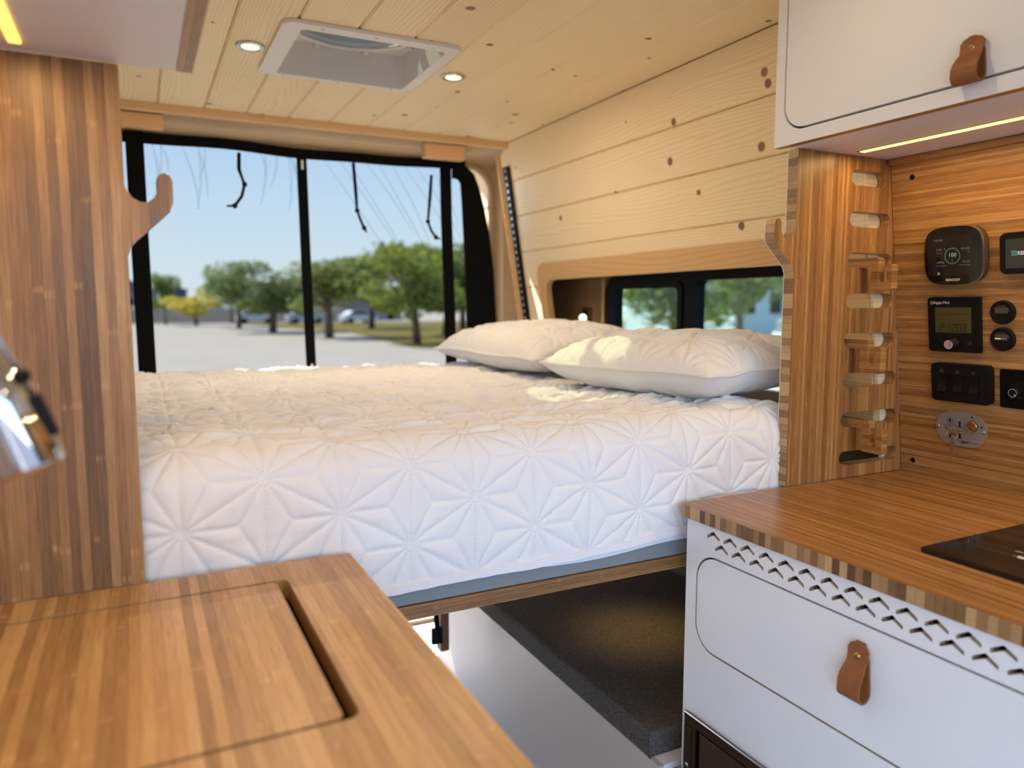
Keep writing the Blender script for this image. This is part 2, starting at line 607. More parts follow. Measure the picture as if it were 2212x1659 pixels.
def two_tone_cushion():
    m, n, l, b = newmat('charcoal_tweed')
    tcn = n.new('ShaderNodeTexCoord')
    t = n.new('ShaderNodeTexNoise')
    t.inputs['Scale'].default_value = 700
    t.inputs['Detail'].default_value = 2
    l.new(tcn.outputs['Object'], t.inputs['Vector'])
    cr = n.new('ShaderNodeValToRGB')
    cr.color_ramp.elements[0].position = 0.35
    cr.color_ramp.elements[0].color = lin(46, 45, 44)
    cr.color_ramp.elements[1].position = 0.65
    cr.color_ramp.elements[1].color = lin(112, 108, 102)
    l.new(t.outputs['Fac'], cr.inputs[0])
    l.new(cr.outputs[0], b.inputs['Base Color'])
    b.inputs['Roughness'].default_value = 0.95
    b.inputs['Specular IOR Level'].default_value = 0.05
    bp = n.new('ShaderNodeBump')
    bp.inputs['Strength'].default_value = 0.5
    bp.inputs['Distance'].default_value = 0.001
    l.new(t.outputs['Fac'], bp.inputs['Height'])
    l.new(bp.outputs[0], b.inputs['Normal'])
    return m


M_tweed = two_tone_cushion()


def set_slot(me, test, idx):
    for p in me.polygons:
        if test(p.normal, p.center):
            p.material_index = idx


def text(name, s, size, mat, parent, u, v, n_, align='LEFT', shear=0.0, bold=0.0, wide=1.0):
    cu = bpy.data.curves.new('t', 'FONT')
    cu.body = s
    cu.size = size
    cu.align_x = align
    cu.align_y = 'CENTER'
    cu.shear = shear
    cu.offset = bold
    cu.resolution_u = 2
    to = bpy.data.objects.new('t', cu)
    COL.objects.link(to)
    bpy.context.view_layer.update()
    me = bpy.data.meshes.new_from_object(to.evaluated_get(bpy.context.evaluated_depsgraph_get()))
    bpy.data.objects.remove(to)
    bpy.data.curves.remove(cu)
    for vv in me.vertices:
        vv.co.x *= wide
    me.materials.clear()
    o = obj(name, me, mat, parent, world=False)
    o.location = (u, v, n_)
    return o


# ================================================================== STRUCTURE
ZC = 1.878            # ceiling height
YR = 2.575            # rear end of the ceiling boards
WX = lambda z: 1.277 + 0.157 * (1.87 - z)       # face of the sloping right wall
ground = obj('ground', mesh([(-300, -200, -0.7), (300, -200, -0.7), (300, 300, -0.7), (-300, 300, -0.7)], [(0, 1, 2, 3)]),
             plain('pale_gravel', lin(164, 158, 142), 0.95, spec=0.1, noise=0.14, nscale=0.6))
tag(ground, 'pale sunlit gravel parking lot outside the rear opening', 'ground', kind='structure')

dim_ground = obj('added_ground', mesh([(-300, -200, -0.695), (300, -200, -0.695), (300, 3.4, -0.695), (-300, 3.4, -0.695)], [(0, 1, 2, 3)]),  # unseen dark sheet added to cut warm light bouncing in off the ground
              plain('low_bounce_dark', lin(66, 68, 72), 0.9, spec=0.2, noise=0.15, nscale=3))
tag(dim_ground, 'added dark ground sheet under and around the van, curbing warm bounce light', 'road', kind='structure')

floor = obj('floor', box(-0.34, 1.5, -1.3, 2.72, -0.03, 0.0), M_floor)
tag(floor, 'grey vinyl van floor under the bed and cabinets', 'floor', kind='structure')

FX0, FX1, FY0, FY1 = 0.352, 0.695, 1.735, 2.078     # roof fan opening
ceil = empty('ceiling', 'ceiling of knotty pale pine boards running lengthwise', 'ceiling', kind='structure')
shell = prism([(-0.42, -1.3), (1.52, -1.3), (1.52, 2.80), (-0.42, 2.80)], 1.892, 1.93, 2,
              holes=[[(FX0 - .005, FY0 - .005), (FX1 + .005, FY0 - .005), (FX1 + .005, FY1 + .005), (FX0 - .005, FY1 + .005)]])
obj('roof_shell', shell, M_dark, ceil)
GX = [-0.446, -0.314, -0.182, -0.05, 0.082, 0.214, 0.340, 0.472, 0.604, 0.735, 0.866, 1.0, 1.137, 1.284]


def cplank(x0, x1, y0, y1):
    c_, z, t = 0.005, ZC, 0.013
    p = [(x0 + .0006, z + t), (x0 + .0006, z + c_), (x0 + c_, z), (x1 - .004, z), (x1 - .0006, z + c_), (x1 - .0006, z + t)]
    return prism(p, y0, y1, 1)


for i in range(len(GX) - 1):
    a, b = GX[i], GX[i + 1]
    if 5 < i < 9:
        parts = [cplank(a, b, -1.3, FY0), cplank(a, b, FY1, YR)]
        if i == 8:
            parts.append(cplank(FX1, b, FY0, FY1))
        if i == 6:
            parts.append(cplank(a, FX0, FY0, FY1))
        me = join(*parts)
    else:
        me = cplank(a, b, -1.3, YR)
    obj('plank', me, M_pine_c, ceil)

# right wall: sloping pine boards
wr = empty('wall_right', 'right wall of sloping knotty pale pine boards', 'wall', kind='structure')
slope = lambda x, y, z: (x + WX(z), y, z)


def wplank(z0, z1, y0, y1):
    p = [(0.013, z0 + .0006), (0.013, z1 - .0006), (0.005, z1 - .0006), (0.0, z1 - .005), (0.0, z0 + .003), (0.004, z0 + .0006)]
    return prism(p, y0, y1, 1, fn=slope)


WZ = [1.8775, 1.737, 1.605, 1.470, 1.335, 1.203, 1.07, 0.94]
for i in range(3):
    obj('plank', wplank(WZ[i + 1], WZ[i], 1.060, 2.655), M_pine_w, wr)
obj('plank', join(wplank(1.362, WZ[3], 1.060, 2.42), wplank(WZ[4], WZ[3], 2.42, 2.655)), M_pine_w, wr)
for i in range(4, 7):
    obj('plank', wplank(WZ[i + 1], WZ[i], 2.42, 2.655), M_pine_w, wr)
    obj('plank', wplank(WZ[i + 1], WZ[i], 1.060, 1.145), M_pine_w, wr)
obj('end_board', prism([(0.0005, 0.93), (0.12, 0.93), (0.12, 1.87), (0.0005, 1.87)], 1.0515, 1.0595, 1, fn=slope), M_pine_w, wr)
obj('backing', prism([(0.9, -0.02), (2.75, -0.02), (2.75, 1.9), (0.9, 1.9)], 1.505, 1.53, 0,
                     holes=[rrect(0.95, 2.19, 1.02, 1.385, 0.07)]), M_fabricd, wr)
obj('front_backing', box(1.47, 1.53, -1.3, 0.9, -0.02, 1.9), M_dark, wr)
obj('roof_fillet', box(1.30, 1.52, 1.05, 2.7, 1.873, 1.90), M_dark, wr)

# left wall with the open sliding-door way
wl = obj('wall_left', join(box(-0.42, -0.35, -0.25, 2.8, -0.03, 1.9), box(-0.42, -0.35, -1.3, -0.25, 1.80, 1.9),
                           box(-0.42, -0.35, -1.36, -1.28, -0.03, 1.9)), plain('pale_grey_wall_lining', lin(206, 207, 208), 0.8))
tag(wl, 'left wall of the van with the open side doorway', 'wall', kind='structure')

# rear wall: fabric-lined frame round the open rear doors
re = prism([(-0.42, -0.03), (1.50, -0.03), (1.50, 1.895), (-0.42, 1.895)], 2.70, 2.80, 1,
           holes=[rrect(-0.14, 1.262, 0.02, 1.803, 0.11, 8)])
wre = obj('wall_rear', re, M_fabric)
tag(wre, 'beige fabric-lined frame around the open rear doorway', 'wall', kind='structure')
pth = [(1.262, 2.70, 0.3), (1.262, 2.70, 1.69)] + [(1.152 + .11 * math.cos(a), 2.70, 1.693 + .11 * math.sin(a)) for a in [math.pi / 2 * k / 8 for k in range(9)]] + [(-0.03, 2.70, 1.803), (-0.139, 2.70, 1.70), (-0.139, 2.70, 0.3)]
obj('rolled_edge', tube(pth, 0.014, 10), M_fabric, wre)
obj('seam', box(1.20, 1.40, 2.692, 2.70, 1.642, 1.646), M_fabricd, wre)
obj('headliner', prism([(2.60, 1.872), (2.60, 1.862), (2.66, 1.838), (2.70, 1.80), (2.71, 1.80), (2.71, 1.872)], -0.34, 1.33, 0), M_fabric, wre)
obj('corner_liner', prism([(1.262, 2.712), (1.30, 2.668), (1.40, 2.662), (1.44, 2.712)], 0.6, 1.872, 2), M_fabric, wre)

t1 = obj('trim_1', box(-0.34, 1.29, YR + .001, YR + 0.024, 1.852, 1.886, 0.004), M_pine_x)
tag(t1, 'pale pine strip along the rear end of the ceiling boards', 'trim', kind='structure')
t2 = obj('trim_2', box(-0.022, 0.0, 2.656, 2.668, 0.95, 1.868, 0.002, shear=lambda x, y, z: (x + WX(z) + .006, y, z)), M_pine_z)
tag(t2, 'thin upright pine strip at the rear edge of the right wall', 'trim', kind='structure')

# side window in its recess
sur = prism([(q[0], q[1]) for q in rrect(1.060, 2.472, 0.98, 1.418, 0.05)], -0.006, 0.016, 0,
            holes=[rrect(1.165, 2.418, 1.05, 1.357, 0.045)], fn=lambda x, y, z: (x + WX(z) - .001, y, z))
sur_o = obj('trim_3', sur, M_sur)
tag(sur_o, 'pale wood surround with rounded corners framing the side window recess', 'trim', kind='structure')
win = empty('window_1', 'black-framed sliding side window above the pillows', 'window', (1.49, 1.6, 1.2), kind='structure')
fr_out = rrect(0.93, 2.195, 1.0, 1.372, 0.075, 8)
obj('frame', prism(fr_out, 1.468, 1.505, 0, holes=[rrect(1.785, 2.14, 1.03, 1.328, 0.02), rrect(0.97, 1.722, 1.03, 1.336, 0.02)]), M_black, win)
obj('sash', prism(rrect(1.775, 2.15, 1.02, 1.338, 0.03), 1.462, 1.470, 0, holes=[rrect(1.795, 2.132, 1.04, 1.318, 0.02)]), M_black, win)
obj('pane', box(1.486, 1.489, 1.785, 2.14, 1.03, 1.328), M_glass, win)
obj('pane', box(1.490, 1.493, 0.97, 1.722, 1.03, 1.336), M_glass, win)
rec = obj('trim_4', box(1.488, 1.504, 2.232, 2.247, 1.0, 1.40, 0.002), M_pine_z)
tag(rec, 'narrow pale batten inside the window recess', 'trim', kind='structure')

# ================================================================== PARTITION PANELS
hookL = [(-0.008, 1.404), (0.000, 1.391), (0.0085, 1.3865), (0.0165, 1.386), (0.024, 1.392), (0.0275, 1.399), (0.0272, 1.4135),
         (0.0305, 1.4205), (0.0362, 1.4228), (0.0425, 1.4195), (0.0452, 1.413), (0.0452, 1.388), (0.0415, 1.378), (0.032, 1.3685),
         (0.018, 1.355), (0.003, 1.341), (-0.004, 1.333), (-0.008, 1.322)]
poly = [(-0.345, 0.911), (-0.008, 0.911)] + hookL[::-1] + [(-0.008, 1.5445), (-0.345, 1.5445)]
pl = obj('partition_panel', prism(poly, 1.022, 1.046, 1), M_bam_v)
tag(pl, 'tall upright bamboo partition with an upturned hook at the foot of the left overhead cabinet', 'panel')

ptp = empty('partition_panel', 'slotted bamboo partition standing on the right worktop, with edge hook and wooden pegs', 'panel', (1.25, 1.035, 0.91))
XE = 1.111
hookR = [(XE + (-0.008 - x), z) for x, z in hookL]
slots_z = [0.951 + 0.0801 * k for k in range(8)]
slots_e = [1.434, 1.426, 1.417, 1.406, 1.398, 1.386, 1.375, 1.362]
backx = lambda z: 1.453 - 0.132 * (z - 0.91)
poly = [(XE, 0.911)] + [(backx(0.911) - .001, 0.911), (backx(1.5525) - .001, 1.5525), (XE, 1.5525)] + hookR
holes = [rrect(1.257, e_, z - .0148, z + .0148, 0.0146, 5) for z, e_ in zip(slots_z, slots_e)]
me = prism(poly, 1.025, 1.0485, 1, holes=holes)
set_slot(me, lambda nn, c_: nn.x < -0.3 and c_.x < 1.16, 1)
obj('panel', me, [M_bam_vr, M_bam_edgez], ptp)
# the bright laminate on its bed side
obj('backing', prism([(x + .0005, z) for x, z in poly], 1.0486, 1.0505, 1, holes=holes), M_white, ptp)


def peg(x0, zb, label):
    y = lambda v: v
    z0 = zb
    p = [(1.062, z0 + .018), (0.985, z0 + .018), (0.981, z0 + .0145), (0.981, z0 - .028), (0.978, z0 - .032), (0.966, z0 - .032), (0.963, z0 - .028),
         (0.963, z0 + .001), (0.961, z0 + .004), (0.954, z0 + .004), (0.952, z0 + .001), (0.952, z0 - .042), (0.956, z0 - .046), (0.994, z0 - .046),
         (0.998, z0 - .042), (0.998, z0 + .0005), (1.062, z0 + .0005)]
    o = obj('wooden_peg', prism(p, x0, x0 + 0.0172, 0), M_bam_hook)
    return tag(o, label, 'hook', 'bamboo pegs hooked into the slotted partition')


peg(1.270, slots_z[3] - .0148, 'middle of three s-shaped bamboo pegs, beside the heater control')
peg(1.286, slots_z[1] - .0148, 'lowest of three s-shaped bamboo pegs, just above the worktop')
peg(1.290, slots_z[5] - .0148, 'topmost of three s-shaped bamboo pegs in the slotted partition')

# ================================================================== RIGHT BASE CABINET
CF = 0.858
cab = empty('base_cabinet', 'white base cabinet with chevron air vents and a wide drawer', 'cabinet', (0.95, 0.4, 0))


def chev(yc, zc):
    # apex at (yc, zc); y runs to the left in the photo
    return [(yc + .0145, zc - .0088), (yc, zc), (yc - .0152, zc - .0088), (yc - .0155, zc - .0140), (yc, zc - .0068), (yc + .0135, zc - .0145), (yc + .0155, zc - .0130)]


hol = []
yc = 0.944
while yc > -0.32:
    hol.append(chev(yc, 0.8785))
    hol.append(chev(yc - .0202, 0.8608))
    yc -= 0.0397
DR = (0.27, 0.984, 0.660, 0.8335, 0.048)
hol.append(rrect(*DR, 8))
hol.append([(0.40, 0.02), (0.985, 0.02), (0.985, 0.52), (0.40, 0.52)])
front = prism([(-0.4, 0.0), (1.011, 0.0), (1.011, 0.887), (-0.4, 0.887)], CF, CF + .018, 0, holes=hol)
M_ply = bamboo('ply_core', 1, 0, 0.0028, lin(120, 104, 84), lin(184, 166, 140), lin(214, 198, 172), nodes=0, contrast=2.0, layer=0.05)
set_slot(front, lambda nn, c_: abs(nn.x) < 0.5 and c_.z > 0.6 and c_.y < 1.0, 1)
obj('front_panel', front, [M_white, M_ply], cab)
obj('side_panel', box(CF + .018, 1.44, 0.993, 1.011, 0.0, 0.887), M_white, cab)
obj('back_panel', box(1.43, 1.44, -0.4, 0.993, 0.0, 0.887), M_dark, cab)
obj('divider', box(CF + .019, 1.43, -0.4, 0.992, 0.625, 0.64), M_dark, cab)
g_ = 0.0034
dr = obj('drawer', prism(rrect(DR[0] + g_, DR[1] - g_, DR[2] + g_, DR[3] - g_, DR[4] - g_, 8), CF, CF + .018, 0), M_white, cab)
obj('drawer_box', box(CF + .03, 1.30, 0.30, 0.95, 0.67, 0.835), M_dark, cab)


def leather_pull(parent, face_x, y, ztop, zbot, wid, tilt=0.0):
    L_ = ztop - zbot
    path, wds = [], []
    n = lambda d: face_x - d
    back = [(0.0028, ztop - 0.001), (0.0028, ztop - 0.3 * L_), (0.0028, zbot + 0.25 * L_), (0.003, zbot + 0.12 * L_)]
    loop = []
    for k in range(9):
        a = math.radians(-180 + 180 * k / 8)
        loop.append((0.0135 + 0.0105 * math.cos(a), zbot + 0.0115 + 0.0105 * math.sin(a)))
    frontp = [(0.0235, zbot + 0.30 * L_), (0.0205, zbot + 0.42 * L_), (0.0150, zbot + 0.53 * L_), (0.0100, zbot + 0.63 * L_), (0.0075, zbot + 0.74 * L_), (0.0066, zbot + 0.86 * L_), (0.0066, zbot + .94 * L_), (0.0066, ztop)]
    for d, z in back + loop + frontp:
        path.append((n(d), y, z))
        t = (z - zbot) / L_
        q = 1.0
        if t > 0.8:
            q = math.sqrt(max(0.02, 1 - ((t - 0.8) / 0.2) ** 2 * 0.97))
        q *= 1.0 - 0.16 * math.exp(-((t - 0.66) / 0.13) ** 2)
        wds.append(wid * q)
    me = ribbon(path, wds, 0.0032, (0, 1, 0))
    o = obj('leather_pull', me, M_leather, parent)
    o['label'] = 'folded tan leather strap pull'
    sc = lathe([(0.0, 0.0035), (0.003, 0.0032), (0.0048, 0.0016), (0.005, 0.0)], 16,
               Matrix.Translation((n(0.008), y, zbot + 0.76 * L_)) @ Matrix.Rotation(-math.pi / 2, 4, 'Y'))
    s_ = obj('screw', sc, M_brass, parent)
    s_['label'] = 'domed brass screw'


leather_pull(dr, CF, 0.648, 0.8085, 0.7285, 0.034)

# fridge below the drawer
fr = empty('fridge', 'built-in fridge with dark mirrored door and steel frame below the drawer', 'fridge', (0.9, 0.7, 0.02))
obj('frame', prism([(0.395, 0.03), (0.998, 0.03), (0.998, 0.530), (0.395, 0.530)], CF - .006, CF + .004, 0,
                   holes=[[(0.43, 0.05), (0.968, 0.05), (0.968, 0.512), (0.43, 0.512)]], bev=0), M_bronze, fr)
obj('rim', tube([(CF - .006, 0.997, 0.03), (CF - .006, 0.997, 0.531), (CF - .006, 0.396, 0.531)], 0.0025, 8), M_steel, fr)
obj('hinge_rail', box(CF - .008, CF + .002, 0.979, 0.995, 0.05, 0.507, 0.001), M_bronze, fr)
obj('door', box(CF - .004, CF + .006, 0.435, 0.961, 0.055, 0.507, 0.002), plain('dark_mirror', lin(84, 62, 44), 0.12, metal=0.6), fr)
obj('door_gasket', box(CF + .002, CF + .005, 0.43, 0.97, 0.045, 0.515), M_black, fr)
obj('screw', lathe([(0.0001, 0.002), (0.003, 0.0018), (0.0042, 0.0)], 14, Matrix.Translation((CF - .008, 0.9865, 0.435)) @ Matrix.Rotation(-math.pi / 2, 4, 'Y')), M_steel, fr)
obj('body', box(CF + .008, 1.35, 0.41, 0.975, 0.03, 0.51), M_dark, fr)

# right worktop
wt = prism(rrect(0.851, 1.452, -0.4, 1.0225, 0.008, 4), 0.888, 0.9105, 2)
set_slot(wt, lambda nn, c_: nn.x < -0.5, 1)
bmw = bmesh.new()
bmw.from_mesh(wt)
wto = obj('worktop', wt, [M_bam_top, M_bam_edge])
tag(wto, 'amber bamboo worktop with striped block edge on the right cabinet', 'worktop')
bmw.free()

# induction cooktop
ct = empty('cooktop', 'black glass induction cooktop set on the right worktop', 'cooktop', (1.14, 0.4, 0.9105))
obj('glass', prism(rrect(0.985, 1.30, 0.14, 0.6605, 0.006, 4), 0.9108, 0.9165, 2, bev=0), M_blackg, ct)
zi = 0.91665


def printed(name, poly_, z0, parent, mat, th=0.0003, holes=()):
    return obj(name, prism(poly_, z0, z0 + th, 2, holes=holes), mat, parent)


printed('touch_icon', circ(1.069, 0.565, 0.0075, 24, 0.014), zi, ct, M_inkg, holes=[circ(1.069, 0.565, 0.0068, 24, 0.0132)])
printed('touch_icon', [(1.064, 0.572), (1.074, 0.574), (1.072, 0.566), (1.076, 0.560), (1.066, 0.562), (1.062, 0.566)], zi, ct, M_inkw)
printed('touch_icon', circ(1.091, 0.583, 0.004, 14, 0.006), zi, ct, M_inkg)
printed('touch_icon', [(1.088, 0.565), (1.092, 0.566), (1.098, 0.556), (1.094, 0.556), (1.092, 0.560)], zi, ct, M_inkg)
printed('touch_icon', circ(1.094, 0.542, 0.004, 14, 0.006), zi, ct, M_inkg)

# gadget wall panel
bp_ = empty('backsplash_panel', 'bamboo back panel behind the worktop carrying the control gadgets', 'panel', (1.45, 0.4, 0.911))
me = prism([(0, 0.911), (0.015, 0.911), (0.015, 1.5525), (0, 1.5525)], -0.4, 1.0245, 1, fn=lambda x, y, z: (x + backx(z), y, z))
obj('board', me, M_bam_h, bp_)
obj('top_batten', box(-0.012, 0.0, -0.4, 1.024, 1.539, 1.5525, 0.003, shear=lambda x, y, z: (x + backx(z), y, z)), M_bam_h, bp_)

K = math.sqrt(1 + 0.132 ** 2)
VU = Vector((0, -1, 0))
VV = Vector((-0.132, 0, 1)) / K
VN = Vector((-1, 0, -0.132)) / K


def gadget(name, label, cat, Y, z, n_off=0.0, group=None):
    """Empty on the tilted panel; parts use (u right, v up, n out). (Y, z) is read on the panel plane for a face n_off in front of it."""
    P = Vector((backx(z), Y, z))
    if n_off:
        d = P - EYE
        P = EYE + d * (1 - n_off / (d.dot(-VN)))
        P = P - VN * n_off
    o = bpy.data.objects.new(name, None)
    o.empty_display_size = 0.02
    COL.objects.link(o)
    Mx = Matrix((VU, VV, VN)).transposed().to_4x4()
    Mx.translation = P
    o.matrix_world = Mx
    tag(o, label, cat, group)
    return o


def gp(name, parent, poly_, n0, n1, mat, holes=(), bev=0.0):
    return obj(name, prism(poly_, n0, n1, 2, holes=holes, bev=bev), mat, parent, world=False)


def superell(a, b, p, n=48):
    out = []
    for i in range(n):
        t = 2 * math.pi * i / n
        c_, s_ = math.cos(t), math.sin(t)
        out.append((a * math.copysign(abs(c_) ** (2 / p), c_), b * math.copysign(abs(s_) ** (2 / p), s_)))
    return out


for Y, z, lb in ((0.980, 1.513, 'x'), (0.997, 0.937, 'y')):
    P = Vector((backx(z), Y, z))
    Mx = Matrix((VU, VV, VN)).transposed().to_4x4()
    Mx.translation = P
    sc = obj('screw_cap', lathe([(0.0001, 0.0012), (0.0045, 0.0012), (0.0056, 0.0)], 18, Mx), M_black, bp_)

# battery monitor
g = gadget('battery_monitor', 'rounded square black battery monitor showing 100 percent', 'monitor', 0.9025, 1.356, 0.024)
gp('case', g, superell(0.0545, 0.0535, 3.6), 0.0, 0.017, M_brownp)
gp('rim', g, superell(0.0562, 0.0552, 3.6), 0.017, 0.0225, M_rim)
gp('face', g, superell(0.0555, 0.0545, 3.6), 0.0205, 0.0235, M_blackg)
gp('screen', g, rrect(-0.0375, 0.0375, -0.0375, 0.0375, 0.001, 2), 0.0235, 0.0238, M_screen)
nf = 0.0240
gp('charge_ring', g, circ(0, 0, 0.0155, 36), nf, nf + .0002, emit('teal_ring', lin(80, 150, 110), 0.25), holes=[circ(0, 0, 0.0130, 36)])
text('digits', '100', 0.0108, emit('screen_white', (0.8, 0.8, 0.8, 1), 0.45), g, 0, 0.0015, nf, 'CENTER')
M_sw = emit('screen_grey', (0.6, 0.6, 0.6, 1), 0.22)
text('percent', '%', 0.0055, M_sw, g, 0, -0.0085, nf, 'CENTER')
text('readout', 'HOME', 0.0062, M_sw, g, -0.0350, 0.0300, nf)
text('readout', '2.9A ↑', 0.0064, M_sw, g, -0.0315, 0.0125, nf)
text('readout', 'Current', 0.0036, M_sw, g, -0.0315, 0.0062, nf)
text('readout', '401Ah', 0.0064, M_sw, g, 0.0330, 0.0125, nf, 'RIGHT')
text('readout', 'left', 0.0036, M_sw, g, 0.0330, 0.0062, nf, 'RIGHT')
text('readout', '10Min', 0.0064, M_sw, g, -0.0315, -0.0115, nf)
text('readout', 'Fully charged in', 0.0032, M_sw, g, -0.0315, -0.0175, nf)
text('readout', '13.3V', 0.0064, M_sw, g, 0.0330, -0.0115, nf, 'RIGHT')
text('readout', 'Present voltage', 0.0032, M_sw, g, 0.0330, -0.0175, nf, 'RIGHT')
gp('home_icon', g, [(-.0300, -.0350), (-.0278, -.0350), (-.0278, -.0325), (-.0268, -.0325), (-.0268, -.0350), (-.0246, -.0350), (-.0246, -.0315), (-.0273, -.0288), (-.0300, -.0315)], nf, nf + .0002, M_sw)
text('brand_print', 'RENOGY', 0.0066, M_inkw, g, 0, -0.0450, nf - .0003, 'CENTER', bold=0.00015, wide=1.05)
bt = obj('side_button', box(-0.010, 0.010, -0.0006, 0.0006, -0.0005, 0.0005), M_rim, g, world=False)
bt.matrix_basis = Matrix.Translation((0.0546, 0, 0.009)) @ Matrix.Rotation(math.pi / 2, 4, 'Z')

# small display
g = gadget('solar_display', 'wide black display with teal square emblem at the right picture edge', 'display', 0.760, 1.354, 0.014)
u0 = -0.0535
out = rrect(-0.0545, 0.0545, -0.036, 0.036, 0.011, 6)
gp('case', g, out, 0.0, 0.012, M_black)
gp('corner_guard', g, rrect(-0.0545, 0.0545, -0.036, 0.036, 0.011, 6), 0.0115, 0.014, M_black, holes=[rrect(-0.0465, 0.0465, -0.0268, 0.0268, 0.002, 3)])
gp('screen', g, rrect(-0.0462, 0.0462, -0.0265, 0.0265, 0.001, 2), 0.0115, 0.0123, plain('grey_display', (0.028, 0.028, 0.028, 1), 0.2))
M_teal = emit('teal_emblem', lin(60, 160, 140), 0.55)
for i in range(3):
    for j in range(3):
        gp('emblem_tile', g, rrect(-0.0355 + i * .0032, -0.0327 + i * .0032, -0.0045 + j * .0032, -0.0017 + j * .0032, 0.0006, 2), 0.0124, 0.0126, M_teal)
text('screen_print', 'RENOGY', 0.0088, emit('screen_cream', (0.9, 0.85, 0.75, 1), 0.6), g, -0.0255, -0.0005, 0.0125, bold=0.0003)

# heater control
g = gadget('heater_control', 'square black heater control with green lcd and striped round knob', 'thermostat', 0.903, 1.2245, 0.008)
shape = [(0.0505, 0.053), (-0.0455, 0.053), (-0.0495, 0.0515), (-0.051, 0.048), (-0.0505, -0.048), (-0.049, -0.0515), (-0.045, -0.053), (0.0505, -0.053)]
gp('case', g, shape, 0.0, 0.007, M_black)
gp('frame', g, shape, 0.007, 0.0085, M_black, holes=[rrect(-0.0465, 0.0425, -0.049, 0.049, 0.002, 2)])
gp('lcd', g, [(-0.037, -0.0155), (0.034, -0.0155), (0.034, 0.0335), (-0.037, 0.0335)], 0.007, 0.0075, M_lcd)
gp('lcd_line', g, [(-0.034, 0.0205), (0.034, 0.0205), (0.034, 0.0211), (-0.034, 0.0211)], 0.0075, 0.0077, M_ink)
SEG = {'P': 'abefg', '1': 'bc', '2': 'abdeg', '0': 'abcdef', '3': 'abcdg'}
vsl = []
x = -0.0265
for ch in 'P 1203':
    if ch == ' ':
        x += 0.0055
        continue
    w_, h_ = 0.0065, 0.0066
    if ch == '1':
        x -= 0.0028
    t_ = 0.0008
    y0 = -0.0055
    segs = {'a': (0, h_, w_, h_), 'g': (0, 0, w_, 0), 'd': (0, -h_, w_, -h_), 'f': (0, 0, 0, h_), 'b': (w_, 0, w_, h_), 'e': (0, -h_, 0, 0), 'c': (w_, -h_, w_, 0)}
    for s_ in SEG[ch]:
        a, b_, c_, d_ = segs[s_]
        vsl.append(box(x + a - t_ + (0.0006 if a != c_ else 0), x + c_ + t_ - (0.0006 if a != c_ else 0), y0 + b_ - t_ + (0.0007 if b_ != d_ else 0), y0 + d_ + t_ - (0.0007 if b_ != d_ else 0), 0.0075, 0.0077))
    x += 0.0096 if ch != '1' else 0.0118
obj('lcd_digits', join(*vsl), M_ink, g, world=False)['label'] = 'black segment characters reading P 1203'
text('brand_print', 'Aqua-Hot', 0.0082, M_inkw, g, -0.0405, 0.0430, 0.0075, bold=0.00018)
gp('brand_emblem', g, circ(-0.0435, 0.0428, 0.0026, 16, 0.0032), 0.007, 0.0075, M_inkw, holes=[circ(-0.0435, 0.0428, 0.0018, 16, 0.0024)])
text('print', 'LY', 0.0075, M_inkg, g, 0.0265, -0.0345, 0.0072)
obj('knob', lathe([(0.0105, 0.006), (0.0105, 0.012), (0.0090, 0.013), (0.0090, 0.027), (0.0, 0.0275)], 24, Matrix.Translation((0.0015, -0.0355, 0))), M_black, g, world=False)
M_red = plain('red_print', lin(190, 60, 60), 0.5)
obj('knob_disc', lathe([(0.0084, 0.027), (0.0084, 0.0277), (0.0, 0.0277)], 24, Matrix.Translation((0.0015, -0.0355, 0))), M_inkw, g, world=False)
for half, mt in ((-1, M_red), (1, M_ink)):
    for k in range(7):
        yy = -0.0058 + k * 0.0019
        r_ = math.sqrt(max(0, 0.0078 ** 2 - yy * yy))
        a, b_ = (-r_, -0.0002) if half < 0 else (0.0002, r_)
        pts = [(0.0015 + a + (b_ - a) * q / 6, -0.0355 + yy + 0.0006 * math.sin((a + (b_ - a) * q / 6) * 420)) for q in range(7)]
        gp('knob_stripe', g, pts + [(p_[0], p_[1] + .0009) for p_ in pts[::-1]], 0.02775, 0.0279, mt)

# tank gauges
for k, (Y, z, lit, lb) in enumerate(((0.813, 1.2487, False, 'upper round black tank gauge with a blank screen'), (0.8135, 1.1995, True, 'lower round black tank gauge with a lit yellow bar'))):
    g = gadget('tank_gauge', lb, 'gauge', Y, z, 0.007, 'round tank gauges')
    obj('body', lathe([(0.0218, 0.0), (0.0218, 0.005), (0.0205, 0.0068), (0.0192, 0.0068), (0.0185, 0.0058), (0.0, 0.0058)], 40), M_black, g, world=False)
    gp('screen', g, [(-0.0125, -0.0015), (0.0105, -0.0015), (0.0105, 0.0095), (-0.0125, 0.0095)], 0.0058, 0.0060, plain('gauge_screen', lin(70, 60, 62), 0.4))
    text('print', 'TANK METER', 0.0026, M_inkg, g, -0.001, 0.0115, 0.0061, 'CENTER')
    text('print', '%', 0.0046, M_inkg, g, 0.0112, 0.0038, 0.0061)
    if lit:
        Ml = emit('gauge_bar', (1.0, 0.80, 0.25, 1), 0.9)
        gp('lit_bar', g, [(-0.0122, 0.0005), (-0.0015, 0.0005), (-0.0015, 0.0022), (-0.0122, 0.0022)], 0.0060, 0.0062, Ml)
        gp('lit_dash', g, [(0.001, 0.001), (0.0035, 0.001), (0.0035, 0.0021), (0.001, 0.0021)], 0.0060, 0.0062, M_inkw)
        gp('lit_dash', g, [(0.0048, 0.001), (0.0073, 0.001), (0.0073, 0.0021), (0.0048, 0.0021)], 0.0060, 0.0062, M_inkw)

